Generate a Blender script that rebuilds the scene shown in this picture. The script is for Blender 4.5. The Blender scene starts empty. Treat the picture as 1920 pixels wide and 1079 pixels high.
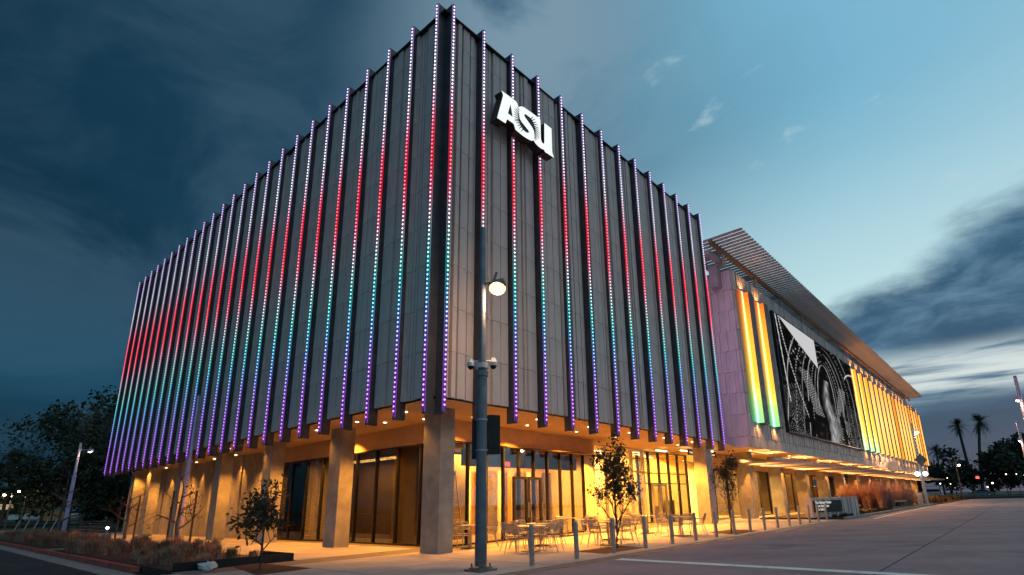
import bpy, bmesh, math, random
import numpy as np
from mathutils import Vector, Matrix
from mathutils.geometry import tessellate_polygon
R = math.radians
random.seed(7)
rng = np.random.default_rng(7)
scene = bpy.context.scene
col = scene.collection

# ------------------------------------------------------------------ camera
YAW, PITCH, ROLL = 0.699, 0.2652, -0.0264
fw = Vector((math.cos(YAW)*math.cos(PITCH), math.sin(YAW)*math.cos(PITCH), math.sin(PITCH)))
rt0 = Vector((math.sin(YAW), -math.cos(YAW), 0)); up0 = rt0.cross(fw)
rt = rt0*math.cos(ROLL)+up0*math.sin(ROLL); upv = -rt0*math.sin(ROLL)+up0*math.cos(ROLL)
cam = bpy.data.cameras.new('camera'); camo = bpy.data.objects.new('camera', cam); col.objects.link(camo)
mw = Matrix((( rt.x, upv.x, -fw.x, -9.7741), (rt.y, upv.y, -fw.y, -12.5812), (rt.z, upv.z, -fw.z, 1.4211), (0,0,0,1)))
camo.matrix_world = mw
cam.sensor_width = 36; cam.lens = 1014.85/1920*36
cam.shift_x = -67.47/1920; cam.shift_y = 127.68/1920
cam.clip_end = 4000; cam.clip_start = 0.1
scene.camera = camo
scene.view_settings.view_transform = 'Standard'
scene.view_settings.look = 'None'
scene.view_settings.gamma = 1.0
scene.view_settings.exposure = 0.0
scene.render.engine = 'CYCLES'
scene.cycles.max_bounces = 6
scene.cycles.transparent_max_bounces = 12
scene.cycles.sample_clamp_indirect = 4.0

# ------------------------------------------------------------------ node helpers
def lin(c):
    c = c/255.0
    return c/12.92 if c <= 0.04045 else ((c+0.055)/1.055)**2.4
def S(r, g, b): return (lin(r), lin(g), lin(b), 1.0)

class NT:
    def __init__(s, tree): s.t = tree; s.n = tree.nodes; s.l = tree.links
    def new(s, typ, **kw):
        n = s.n.new(typ)
        for k, v in kw.items(): setattr(n, k, v)
        return n
    def put(s, sock, v):
        if hasattr(v, 'is_output') or isinstance(v, bpy.types.NodeSocket): s.l.new(v, sock)
        else: sock.default_value = v
    def m(s, op, a, b=None, c=None):
        n = s.new('ShaderNodeMath', operation=op); s.put(n.inputs[0], a)
        if b is not None: s.put(n.inputs[1], b)
        if c is not None: s.put(n.inputs[2], c)
        return n.outputs[0]
    def ss(s, v, lo, hi, a=0.0, b=1.0):
        n = s.new('ShaderNodeMapRange', interpolation_type='SMOOTHSTEP'); s.put(n.inputs[0], v)
        s.put(n.inputs[1], lo); s.put(n.inputs[2], hi); s.put(n.inputs[3], a); s.put(n.inputs[4], b); return n.outputs[0]
    def mix(s, f, a, b, mode='MIX'):
        n = s.new('ShaderNodeMix', data_type='RGBA', blend_type=mode); s.put(n.inputs[0], f); s.put(n.inputs[6], a); s.put(n.inputs[7], b); return n.outputs[2]
    def noise(s, vec, scale, detail=4, rough=0.55, dist=0.0):
        n = s.new('ShaderNodeTexNoise'); 
        if vec is not None: s.put(n.inputs['Vector'], vec)
        n.inputs['Scale'].default_value = scale; n.inputs['Detail'].default_value = detail
        n.inputs['Roughness'].default_value = rough; n.inputs['Distortion'].default_value = dist; return n.outputs[0]
    def ramp(s, f, stops):
        n = s.new('ShaderNodeValToRGB'); s.put(n.inputs[0], f); e = n.color_ramp.elements
        while len(e) < len(stops): e.new(0.5)
        for i, (p, c) in enumerate(stops): e[i].position = p; e[i].color = c
        return n.outputs[0]
    def xyz(s, x, y, z):
        n = s.new('ShaderNodeCombineXYZ'); s.put(n.inputs[0], x); s.put(n.inputs[1], y); s.put(n.inputs[2], z); return n.outputs[0]

# ------------------------------------------------------------------ world: dusk sky
world = bpy.data.worlds.new('World'); scene.world = world; world.use_nodes = True
W = NT(world.node_tree); W.n.clear()
tc = W.new('ShaderNodeTexCoord'); sep = W.new('ShaderNodeSeparateXYZ'); W.l.new(tc.outputs['Generated'], sep.inputs[0])
X, Y, Z = sep.outputs
hl = W.m('SQRT', W.m('ADD', W.m('MULTIPLY', X, X), W.m('ADD', W.m('MULTIPLY', Y, Y), 1e-5)))
ca = W.m('DIVIDE', X, hl)                                   # 1 toward the afterglow
cb = W.m('DIVIDE', W.m('SUBTRACT', W.m('MULTIPLY', X, .174), W.m('MULTIPLY', Y, .985)), hl)   # -1 at the heart of the dark cloud mass
zc = W.m('MAXIMUM', Z, 0.02)
flat = W.xyz(W.m('DIVIDE', X, W.m('ADD', zc, .12)), W.m('DIVIDE', Y, W.m('ADD', zc, .12)), Z)
dirv = W.xyz(X, Y, W.m('MULTIPLY', Z, 3.0))
n1 = W.noise(flat, 0.55, 6, .55, .4); n2 = W.noise(dirv, 2.2, 7, .58, .5); n3 = W.noise(dirv, 6.5, 6, .6, .3)
caN = W.m('ADD', W.m('MULTIPLY_ADD', cb, .5, .5), W.m('MULTIPLY', W.m('SUBTRACT', n1, .5), .20))
caN = W.m('ADD', caN, W.m('MULTIPLY', W.m('SUBTRACT', n2, .5), .12))
base = W.ramp(caN, [(.0, S(11,44,64)), (.10, S(23,60,82)), (.20, S(46,86,112)), (.33, S(92,138,162)), (.50, S(112,168,194)), (.80, S(140,184,204)), (1.0, S(172,196,206))])
low = W.ss(Z, .62, .24)                                     # paler toward the horizon on the glow side
glow = W.m('MULTIPLY', low, W.ss(ca, .72, 1.0))
c1 = W.mix(glow, base, S(184,214,218))
# the overcast left side: soft grey-blue billows
n4 = W.noise(W.xyz(X, Y, W.m('MULTIPLY', Z, 1.7)), 3.2, 7, .58, .8)
lf = W.m('MULTIPLY', W.ss(ca, .75, .35), W.ss(n4, .36, .66, 0, .75))
c1 = W.mix(lf, c1, S(50,78,98))
lb = W.m('MULTIPLY', W.ss(ca, .70, .30), W.m('MULTIPLY', W.ss(Z, .16, .06), W.ss(n3, .30, .62, .35, 1)))
c1 = W.mix(lb, c1, S(8,44,62))
lh = W.m('MULTIPLY', W.ss(ca, .65, .25), W.m('MULTIPLY', W.ss(Z, .10, .19), W.ss(Z, .34, .2)))
c1 = W.mix(W.m('MULTIPLY', lh, .45), c1, S(30,82,106))
# grey veil at the meeting of both halves
gv = W.m('MULTIPLY', W.m('MULTIPLY', W.ss(ca, .38, .74), W.ss(ca, .98, .78)), W.m('MULTIPLY', W.ss(Z, .42, .70), W.ss(n2, .34, .54)))
c1 = W.mix(W.m('MULTIPLY', gv, .9), c1, S(118,144,160))
# thin wisps high up
wis = W.m('MULTIPLY', W.ss(ca, .80, .98), W.m('MULTIPLY', W.ss(n3, .60, .74), W.ss(Z, .3, .5)))
c1 = W.mix(W.m('MULTIPLY', wis, .55), c1, S(176,200,208))
# cloud bank low on the glow side, broken by bright streaks
edge = W.m('ADD', W.m('ADD', .355, W.m('MULTIPLY', W.m('SUBTRACT', n2, .5), .20)), W.m('MULTIPLY', Y, -.32))
bank = W.m('MULTIPLY', W.ss(W.m('SUBTRACT', edge, Z), -.025, .035), W.ss(ca, .70, .92))
bcol = W.mix(W.ss(n3, .34, .66), S(24,70,102), S(84,122,146))
bcol = W.mix(W.ss(Z, .15, .10), bcol, S(10,62,92))
c1 = W.mix(W.m('MULTIPLY', bank, .96), c1, bcol)
st = W.noise(W.xyz(X, W.m('MULTIPLY', Y, 1.2), W.m('MULTIPLY', Z, 16.0)), 2.6, 5, .55, .6)
streak = W.m('MULTIPLY', W.m('MULTIPLY', W.ss(Z, .125, .16), W.ss(Z, .225, .175)), W.m('MULTIPLY', W.ss(st, .38, .56), W.ss(ca, .80, .97)))
c1 = W.mix(streak, c1, S(196,208,208))
# below the horizon
c1 = W.mix(W.ss(Z, .0, -.05), c1, S(14,22,30))
nish = W.new('ShaderNodeTexSky', sky_type='NISHITA'); nish.sun_disc = False
nish.sun_elevation = R(1.0); nish.sun_rotation = R(92)
c1 = W.mix(1.0, c1, W.mix(1.0, nish.outputs[0], (.003, .003, .003, 1), 'MULTIPLY'), 'ADD')
bg = W.new('ShaderNodeBackground'); W.l.new(c1, bg.inputs[0]); bg.inputs[1].default_value = 1.15
wo = W.new('ShaderNodeOutputWorld'); W.l.new(bg.outputs[0], wo.inputs[0])

sun = bpy.data.lights.new('sun', 'SUN'); sun.energy = 0.05; sun.angle = R(20); sun.color = (1, .85, .75)
so = bpy.data.objects.new('sun', sun); col.objects.link(so)
so.rotation_euler = Vector((.97, -.12, .2)).to_track_quat('Z', 'Y').to_euler()

# ------------------------------------------------------------------ materials
MATS = {}
def mat(name, c1, c2=None, scale=4, rough=.7, metal=0, bump=0, bscale=40, spec=.4, detail=5, c3=None, s3=.6, stretch=None, lo=.35, hi=.68, alpha=None):
    m = bpy.data.materials.new(name); m.use_nodes = True; N = NT(m.node_tree); b = N.n['Principled BSDF']
    tcn = N.new('ShaderNodeTexCoord'); vec = tcn.outputs['Object']
    if stretch:
        mp = N.new('ShaderNodeMapping'); N.l.new(vec, mp.inputs[0]); mp.inputs['Scale'].default_value = stretch; vec = mp.outputs[0]
    if c2 is None: c2 = tuple(x*.75 for x in c1[:3])
    c1 = (*c1[:3], 1); c2 = (*c2[:3], 1)
    f = N.ss(N.noise(vec, scale, detail, .6), lo, hi)
    c = N.mix(f, c2, c1)
    if c3 is not None: c = N.mix(N.ss(N.noise(vec, s3, 3, .6, .3), .5, .75), c, (*c3[:3], 1))
    N.l.new(c, b.inputs['Base Color']); b.inputs['Roughness'].default_value = rough
    rr = N.ss(N.noise(vec, scale*1.7, 3), .3, .7, max(rough-.12, .02), min(rough+.1, 1)); N.l.new(rr, b.inputs['Roughness'])
    b.inputs['Metallic'].default_value = metal; b.inputs['Specular IOR Level'].default_value = spec
    if bump:
        bn = N.new('ShaderNodeBump'); bn.inputs['Strength'].default_value = bump; bn.inputs['Distance'].default_value = .02
        N.l.new(N.noise(vec, bscale, 4, .6), bn.inputs['Height']); N.l.new(bn.outputs[0], b.inputs['Normal'])
    MATS[name] = m; return m
def emit(name, color, strength, attr=False, sampled=True, dark=(.02,.02,.02)):
    m = bpy.data.materials.new(name); m.use_nodes = True; N = NT(m.node_tree); b = N.n['Principled BSDF']
    b.inputs['Base Color'].default_value = (*dark, 1); b.inputs['Roughness'].default_value = .5
    b.inputs['Emission Strength'].default_value = strength
    if attr:
        a = N.new('ShaderNodeVertexColor'); a.layer_name = 'Col'; N.l.new(a.outputs[0], b.inputs['Emission Color'])
    else: b.inputs['Emission Color'].default_value = (*color[:3], 1)
    if not sampled: m.cycles.emission_sampling = 'NONE'
    MATS[name] = m; return m
def glass(name, tint=(.75,.72,.66), refl=.10, rough=.02):
    m = bpy.data.materials.new(name); m.use_nodes = True; N = NT(m.node_tree); N.n.clear()
    tr = N.new('ShaderNodeBsdfTransparent'); tr.inputs[0].default_value = (*tint, 1)
    gl = N.new('ShaderNodeBsdfGlossy'); gl.inputs['Roughness'].default_value = rough; gl.inputs[0].default_value = (.9,.92,.95,1)
    fr = N.new('ShaderNodeFresnel'); fr.inputs[0].default_value = 1.33
    bn = N.new('ShaderNodeBump'); bn.inputs['Strength'].default_value = .03; bn.inputs['Distance'].default_value = .05
    t = N.new('ShaderNodeTexCoord'); N.l.new(N.noise(t.outputs['Object'], .8, 2), bn.inputs['Height']); N.l.new(bn.outputs[0], gl.inputs['Normal'])
    f = N.m('MINIMUM', N.m('ADD', N.m('MULTIPLY', fr.outputs[0], .6), refl), 1.0)
    mx = N.new('ShaderNodeMixShader'); N.l.new(f, mx.inputs[0]); N.l.new(tr.outputs[0], mx.inputs[1]); N.l.new(gl.outputs[0], mx.inputs[2])
    o = N.new('ShaderNodeOutputMaterial'); N.l.new(mx.outputs[0], o.inputs[0]); MATS[name] = m; return m

panelA = mat('panel_concrete', (.66,.54,.505), (.52,.43,.405), 1.3, .65, 0, .35, 25, c3=(.42,.35,.335), s3=.5, stretch=(1,1,.35))
panelB = mat('panel_pale', (.66,.56,.52), (.54,.46,.43), 1.6, .7, 0, .3, 25, c3=(.46,.39,.37), s3=.4, stretch=(1,1,.4))
finM = mat('fin_metal', (.085,.085,.10), (.06,.06,.072), 2, .45, .3, .1, 30)
concrete = mat('column_concrete', (.36,.34,.32), (.27,.255,.24), 2.2, .8, 0, .5, 35, c3=(.22,.205,.19), s3=.8)
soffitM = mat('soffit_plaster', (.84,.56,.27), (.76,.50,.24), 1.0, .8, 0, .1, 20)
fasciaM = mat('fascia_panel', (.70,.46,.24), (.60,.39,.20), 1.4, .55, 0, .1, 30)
frameM = mat('window_frame', (.035,.032,.030), (.022,.02,.018), 3, .4, .5)
frameL = mat('pale_frame', (.55,.50,.42), (.45,.41,.35), 3, .45, .4)
glassM = glass('clear_glass', (.93,.91,.87), .012)
glassD = glass('tinted_glass', (.66,.60,.50), .03)
plazaM = mat('plaza_concrete', (.44,.39,.37), (.34,.30,.285), .9, .8, 0, .45, 45, c3=(.22,.20,.20), s3=.25, detail=8)
roadM = mat('street_pavement', (.36,.25,.265), (.26,.18,.195), .5, .85, 0, .7, 60, c3=(.17,.12,.132), s3=.22, detail=9)
asphaltM = mat('asphalt', (.040,.042,.048), (.026,.028,.033), .8, .8, 0, .7, 60, c3=(.05,.05,.055), s3=.2, detail=8)
redkerbM = mat('red_kerb_paint', (.42,.085,.055), (.28,.055,.035), 2.5, .7, 0, .4, 30, c3=(.13,.09,.08), s3=1.2, detail=8)
kerbM = mat('kerb_concrete', (.33,.30,.28), (.24,.22,.2), 2, .8, 0, .3, 30)
whiteM = mat('road_paint', (.82,.80,.77), (.72,.70,.68), 5, .7, 0, .2, 40, c3=(.45,.42,.42), s3=3, detail=8)
soilM = mat('mulch', (.075,.040,.030), (.035,.018,.014), 12, .95, 0, 1.0, 40)
grassgroundM = mat('dark_ground', (.045,.050,.028), (.025,.030,.018), 1.5, .95, 0, .6, 20)
steelM = mat('brushed_steel', (.50,.48,.46), (.38,.37,.36), 6, .38, .85)
alumM = mat('chair_aluminium', (.42,.39,.37), (.32,.30,.29), 6, .4, .6)
poleM = mat('galvanised_pole', (.20,.21,.23), (.15,.155,.17), 3, .40, .6)
polelM = mat('purple_lit_pole', (.60,.50,.74), (.50,.42,.64), 3, .4, .3)  # purple glow of the LED facade mixed into the pole colour
darkM = mat('black_metal', (.018,.018,.020), (.012,.012,.013), 3, .5, .2)
whitepM = mat('white_paint', (.62,.62,.62), (.52,.52,.52), 3, .45)
barkM = mat('bark', (.075,.058,.048), (.04,.03,.026), 8, .9, 0, .6, 30)
palebarkM = mat('pale_bark', (.16,.13,.115), (.09,.075,.065), 8, .9, 0, .5, 30)
leafM = mat('dark_leaves', (.055,.050,.022), (.03,.03,.014), 3, .6)
leafgM = mat('green_leaves', (.030,.048,.024), (.014,.024,.012), 1, .7)
reedM = mat('dry_grass_blades', (.40,.25,.18), (.22,.15,.11), 2, .8, c3=(.09,.10,.05), s3=.6)
twigM = mat('pink_twigs', (.50,.30,.27), (.34,.20,.17), 3, .85)
woodM = mat('warm_wood', (.45,.27,.11), (.33,.19,.07), 2, .5, stretch=(6,6,.5))
wallinM = mat('interior_wall', (.70,.58,.38), (.62,.50,.32), .8, .8)
darkinM = mat('interior_dark', (.13,.09,.055), (.09,.06,.04), 1, .8)
floorinM = mat('interior_floor', (.30,.24,.17), (.22,.18,.13), 1, .4)
planterM = mat('planter_steel', (.030,.032,.034), (.02,.02,.022), 3, .5, .4)
sideM = mat('sign_side', (.028,.030,.034), (.02,.022,.025), 3, .5, .3)
tyreM = mat('tyre_rubber', (.02,.02,.02), (.012,.012,.012), 5, .8)
carwM = mat('car_white', (.60,.62,.64), (.50,.52,.54), 2, .3, 0, 0, 20, .6)
carbM = mat('car_blue', (.10,.20,.26), (.08,.15,.2), 2, .3)
farM = mat('far_building', (.14,.10,.07), (.09,.065,.05), 1, .8)
louvM = mat('louvre_metal', (.46,.40,.39), (.38,.33,.325), 2, .45, .3)
orangeM = mat('orange_steel', (.33,.17,.09), (.24,.12,.06), 2, .6, .2)

ledM = emit('led_dot', None, 5.5, attr=True)
ledstripM = emit('led_halo', None, .6, attr=True, sampled=False)
finglowM = emit('fin_glow', None, 2.6, attr=True)
screenM = emit('screen_pixels', None, .6, attr=True, sampled=False, dark=(.004,.004,.004)); screenM.node_tree.nodes['Principled BSDF'].inputs['IOR'].default_value = 1.01
signM = emit('sign_face', (.92,.95,.90), .92, dark=(.7,.7,.7))
signletM = emit('sign_letter', (.95,.95,.85), .9)
lampM = emit('lamp_lens', (1,.66,.24), 3.6)
haloM = emit('lamp_reflector', (1,.42,.07), 3.0)
lampfarM = emit('far_lamp_lens', (1,.76,.42), 25)
downM = emit('downlight_lens', (1,.78,.42), 7)
linearM = emit('linear_light', (1,.80,.45), 5)
exitM = emit('exit_face', (1,.10,.06), 2.5)
menuM = emit('display_face', (.85,.95,1), 1.6)
menurM = emit('display_border', (.6,.02,.12), .8)
bokehM = emit('distant_light', (1,.75,.42), 7)
bokehwM = emit('distant_white_light', (.9,.95,1), 4)
redlM = emit('red_light', (1,.08,.08), 3)

# ------------------------------------------------------------------ mesh helpers
def lerp3(a, b, t): return tuple(a[i]*(1-t)+b[i]*t for i in range(3))
class MB:
    def __init__(s): s.v = []; s.f = []; s.c = []
    def quad(s, *p, col=None):
        i = len(s.v); s.v += [tuple(q) for q in p]; s.f.append(tuple(range(i, i+len(p))))
        s.c += [col]*len(p)
    def box(s, x0, y0, z0, x1, y1, z1, M=None):
        i = len(s.v)
        P = [(x0,y0,z0),(x1,y0,z0),(x1,y1,z0),(x0,y1,z0),(x0,y0,z1),(x1,y0,z1),(x1,y1,z1),(x0,y1,z1)]
        if M is not None: P = [tuple(M @ Vector(p)) for p in P]
        s.v += P; s.c += [None]*8
        for a in ((0,3,2,1),(4,5,6,7),(0,1,5,4),(1,2,6,5),(2,3,7,6),(3,0,4,7)): s.f.append(tuple(i+k for k in a))
        return s
    def bar(s, p0, p1, w, h):                                # box section along p0-p1
        p0, p1 = Vector(p0), Vector(p1); d = (p1-p0); L = d.length; d.normalize()
        q = d.to_track_quat('X', 'Z').to_matrix().to_4x4(); q.translation = p0
        return s.box(0, -w/2, -h/2, L, w/2, h/2, q)
    def tube(s, pts, rs, n=8, cap=True):
        pts = [Vector(p) for p in pts]
        if not hasattr(rs, '__len__'): rs = [rs]*len(pts)
        i0 = len(s.v); up = Vector((0,0,1))
        for k, p in enumerate(pts):
            d = (pts[min(k+1, len(pts)-1)]-pts[max(k-1, 0)]).normalized()
            a = d.cross(up)
            if a.length < .05: a = d.cross(Vector((1,0,0)))
            a.normalize(); b = a.cross(d)
            for j in range(n):
                t = 2*math.pi*j/n; s.v.append(tuple(p+(a*math.cos(t)+b*math.sin(t))*rs[k])); s.c.append(None)
        for k in range(len(pts)-1):
            for j in range(n):
                a0 = i0+k*n+j; a1 = i0+k*n+(j+1) % n; s.f.append((a0, a1, a1+n, a0+n))
        if cap:
            s.f.append(tuple(i0+j for j in range(n))); s.f.append(tuple(i0+(len(pts)-1)*n+n-1-j for j in range(n)))
        return s
    def disc(s, c, r, n=16, h=.02, axis=(0,0,1)):
        a = Vector(axis).normalized(); c = Vector(c); return s.tube([c-a*h/2, c+a*h/2], r, n)
    def ball(s, c, r, n=8, m=5, sq=1.0):
        i0 = len(s.v)
        for k in range(m+1):
            t = math.pi*k/m
            for j in range(n):
                u = 2*math.pi*j/n; s.v.append((c[0]+r*math.sin(t)*math.cos(u), c[1]+r*math.sin(t)*math.sin(u), c[2]+r*sq*math.cos(t))); s.c.append(None)
        for k in range(m):
            for j in range(n):
                a0 = i0+k*n+j; a1 = i0+k*n+(j+1) % n; s.f.append((a0, a0+n, a1+n, a1))
        return s
    def prism(s, poly, z0, z1, holes=(), plane='XY'):        # extrude a polygon (list of 2D)
        loops = [list(poly)]+[list(h) for h in holes]
        tris = tessellate_polygon([[Vector((a, b, 0)) for a, b in L] for L in loops])
        flatp = [p for L in loops for p in L]; n = len(flatp)
        def P(a, b, z): return (a, b, z) if plane == 'XY' else ((a, z, b) if plane == 'XZ' else (z, a, b))
        i0 = len(s.v); s.v += [P(a, b, z0) for a, b in flatp]+[P(a, b, z1) for a, b in flatp]; s.c += [None]*(2*n)
        for t in tris: s.f.append(tuple(i0+k for k in t)); s.f.append(tuple(i0+n+k for k in reversed(t)))
        o = 0
        for L in loops:
            m = len(L)
            for k in range(m):
                a0, a1 = i0+o+k, i0+o+(k+1) % m; s.f.append((a0, a1, a1+n, a0+n))
            o += m
        return s
    def mesh(s, name, material, smooth=False):
        me = bpy.data.meshes.new(name); me.from_pydata(s.v, [], s.f); me.update()
        if material: me.materials.append(material)
        if any(c is not None for c in s.c[:4]):
            a = me.color_attributes.new('Col', 'FLOAT_COLOR', 'POINT')
            a.data.foreach_set('color', np.array([(*(c or (0,0,0)), 1) for c in s.c], dtype=np.float32).ravel())
        if smooth: me.polygons.foreach_set('use_smooth', [True]*len(me.polygons))
        return me
def setp(o, label=None, cat=None, group=None, kind=None):
    if label: o['label'] = label
    if cat: o['category'] = cat
    if group: o['group'] = group
    if kind: o['kind'] = kind
    return o
def link(name, me, parent=None, loc=None, rz=0):
    o = bpy.data.objects.new(name, me); col.objects.link(o)
    if parent: o.parent = parent
    if loc is not None: o.location = loc
    if rz: o.rotation_euler = (0, 0, rz)
    return o
def part(name, mb, m, parent, smooth=False, kind=None, label=None):
    return setp(link(name, mb.mesh(name, m, smooth), parent), label=label, kind=kind)
def thing(name, label, cat, loc=(0,0,0), rz=0, group=None):
    o = bpy.data.objects.new(name, None); col.objects.link(o); o.location = loc; o.rotation_euler = (0,0,rz)
    o.empty_display_size = .3
    return setp(o, label, cat, group)
def kids(o): return [c for c in list(col.objects) if c.parent == o]
def dup(tree, loc, rz, label):
    root, ch = tree
    r = root.copy(); col.objects.link(r); r.location = loc; r.rotation_euler = (0,0,rz); r['label'] = label
    mp = {root: r}
    for c in ch:
        d = c.copy(); col.objects.link(d); d.parent = mp[c.parent]; mp[c] = d
    return r
def tree_of(root):
    out = []; stack = [root]
    allo = list(col.objects)
    while stack:
        p = stack.pop(0)
        for c in allo:
            if c.parent == p: out.append(c); stack.append(c)
    return (root, out)
def struct(name, mb, m, smooth=False): return setp(link(name, mb.mesh(name, m, smooth)), kind='structure')
def B(*a): return MB().box(*a)
def spot(name, loc, power, parent, color=(1,.37,.04), size=R(110), blend=.6, direction=(0,0,-1), radius=.06):
    l = bpy.data.lights.new(name, 'SPOT'); l.energy = power*1.7; l.color = color; l.spot_size = size; l.spot_blend = blend; l.shadow_soft_size = radius
    o = bpy.data.objects.new(name, l); col.objects.link(o); o.location = loc
    o.rotation_euler = (-Vector(direction)).to_track_quat('Z', 'Y').to_euler(); o.parent = parent; return o
def point(name, loc, power, parent, color=(1,.62,.25), radius=.1):
    l = bpy.data.lights.new(name, 'POINT'); l.energy = power; l.color = color; l.shadow_soft_size = radius
    o = bpy.data.objects.new(name, l); col.objects.link(o); o.location = loc; o.parent = parent; return o
def area(name, loc, sx, sy, power, parent, color=(1,.66,.26), direction=(0,0,-1)):
    l = bpy.data.lights.new(name, 'AREA'); l.shape = 'RECTANGLE'; l.size = sx; l.size_y = sy; l.energy = power; l.color = color
    o = bpy.data.objects.new(name, l); col.objects.link(o); o.location = loc
    o.rotation_euler = (-Vector(direction)).to_track_quat('Z', 'Y').to_euler(); o.parent = parent; return o

# ================================================================== GROUND
Z0 = 0.0
g = MB(); g.box(-600, -500, -1.2, 1500, 1500, -.16); struct('ground', g, grassgroundM)
g = MB(); g.box(-4.97, -4.08, -.15, 27.4, 3.7, Z0); g.box(-1.9, 3.7, -.15, 20, 42, Z0)
g.box(27.4, .9, -.15, 113, 3.7, Z0); g.box(-4.97, 18.8, -.15, -1.9, 21.2, Z0)
plaza = struct('plaza', g, mat('plaza_base', (.17,.155,.15), (.13,.12,.115), 2, .85))
# slab edges of the plaza: sheets with saw-cut joints between them
k = 0
xs = [-4.97, -2.7, .6, 3.9, 7.2, 10.5, 13.8, 17.1, 20.4, 23.7, 27.35]
ys = [-3.95, -.75, 2.45]
slabm = {}
for i in range(len(xs)-1):
    for j in range(len(ys)-1):
        if i == 0 and j == 1: pass
        w, h = xs[i+1]-xs[i]-.03, ys[j+1]-ys[j]-.03
        key = (round(w, 2), round(h, 2))
        if key not in slabm: slabm[key] = B(0, 0, 0, w, h, .006).mesh('slab', plazaM)
        link('slab', slabm[key], plaza, (xs[i]+.015, ys[j]+.015, .001))
for j in range(6):
    link('slab', B(0, 0, 0, 4.2, 3.2, .006).mesh('slab', plazaM), plaza, (-1.88, 3.75+j*3.24, .001))
sealM = mat('joint_sealant', (.05,.042,.045), (.035,.03,.032), 3, .9)
g = MB(); g.box(-60, -46, -.15, 300, -4.36, -.012); road = struct('street', g, sealM)
# concrete bays of the street with joints
for i in range(-3, 22):
    x0 = -14+i*8.25 if i < 5 else 27.25+(i-5)*14
    x1 = x0+(8.21 if i < 4 else (13.96 if i >= 5 else 8.21))
    for (a, b) in ((-10.2, -4.4), (-16.0, -10.24), (-30, -16.04), (-45.9, -30.04)):
        link('street_bay', B(0, 0, -.008, x1-x0, b-a, .005).mesh('street_bay', roadM), road, (x0, a, -.003))
for j in range(6, 12): link('slab', B(0, 0, 0, 4.2, 3.2, .006).mesh('slab', plazaM), plaza, (-1.88, 3.75+j*3.24, .001))
sb_ = B(0, 0, 0, 3.26, 2.7, .006).mesh('slab', plazaM)
for j in range(12): link('slab', sb_, plaza, (27.42+j*3.3, .95, .001))
for j in range(6): link('slab', B(0, 0, 0, 3.26, 2.4, .006).mesh('slab', plazaM), plaza, (3.9+j*3.3, 2.46+2.45, .0135)) if False else None
# left asphalt road
g = MB(); g.box(-40, 2.2, -.16, -5.75, 300, -.145); g.box(-40, -30, -.16, -12.5, 3, -.145)
struct('side_road', g, asphaltM)
g = MB(); g.box(-5.75, 2.2, -.16, -5.2, 60, -.135); gut = struct('gutter', g, kerbM)
kb = [MB().prism([(-.22, -.15), (0, -.15), (0, .0), (-.19, .0)], 0, 3.0, plane='XZ').mesh('red_kerb', redkerbM) for _ in range(1)][0]
kr = thing('red_kerb', 'worn red painted kerb curving past the grass planting at lower left', 'kerb', (0,0,0))
yk = 3.3
for i in range(17):
    o = link('kerb_stone', kb, kr, (-4.98, yk+3.04*i+3.0, .012))
for i in range(3): link('kerb_stone', B(0,0,-.15, 2.9, .2, .012).mesh('kerb_stone', kerbM), kr, (-5.2-2.94*(i+1)+0.0, 3.0, 0))
g = MB(); g.prism([(-5.2,3.3),(-4.97,3.3),(-4.97,-4.4),(-16,-4.4),(-16,2.2),(-5.2,2.2)], -.15, -.002); struct('corner_pavement', g, plazaM)
# stop line and road marks
def mark(name, pts, z=.004): return struct(name, MB().prism(pts, z, z+.003), whiteM)
mark('stop_line', [(2.22,-4.5),(2.54,-4.5),(2.50,-16),(2.14,-16)])
mark('edge_line', [(28.5,-5.6),(62,-4.75),(62,-4.65),(28.5,-5.42)])
mark('cross_line', [(45.0,-5.3),(45.35,-5.3),(45.0,-24),(44.6,-24)])
mark('lane_mark', [(-9.2,6.0),(-9.05,6.0),(-9.2,3.6),(-9.4,3.6)], -.14)
# trench drain
dr = thing('trench_drain', 'long slotted grey trench drain between plaza and street', 'drain', (0,0,0))
part('channel', B(-1.6,-4.35,-.06, 27.3,-4.09,-.03), darkM, dr)
part('channel_edge', B(-1.6,-4.362,-.03, 27.3,-4.345,.004), steelM, dr); part('channel_edge', B(-1.6,-4.095,-.03, 27.3,-4.078,.007), steelM, dr)
g = MB()
for i in range(270): g.box(-1.55+i*.06, -4.343, -.03, -1.515+i*.06, -4.097, .003)
g.box(14.7, -4.343, -.03, 27.3, -4.097, .002)
part('grate_bar', g, steelM, dr, kind='stuff')
# kerb on the right beyond the sign wall
kr2 = thing('concrete_kerb', 'grey concrete kerb along the street beyond the wall sign', 'kerb', (0,0,0))
for i in range(14): link('kerb_stone', B(0,0,-.1, 2.96,.18,.15).mesh('kerb_stone', kerbM), kr2, (27.4+3*i, -4.3, 0))
g = MB(); g.box(27.4, -4.1, -.1, 69.5, .9, .10); struct('planting_bed', g, soilM)
g = MB(); g.box(69.5, -4.3, -.1, 125, 3.0, .08); struct('far_pavement', g, soilM)
g = MB(); g.box(70, -60, -.1, 1200, -4.31, .001); struct('far_road', g, asphaltM)
g = MB(); g.box(128, -200, -.1, 1200, 600, .35); struct('far_verge', g, grassgroundM)
g = MB(); g.box(-400, 100, -.1, 40, 125, .25); g.box(-400, 125, -.1, 40, 136, .5); struct('lawn', g, grassgroundM)
g = MB(); g.box(-400, 136, -.1, 60, 150, .52); struct('back_road', g, asphaltM)
g = MB(); g.box(-4.95, 3.95, -.15, -1.92, 18.7, .03); g.box(-4.95, 21.3, -.15, -1.92, 45, .03); struct('planting_soil', g, soilM)

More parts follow.
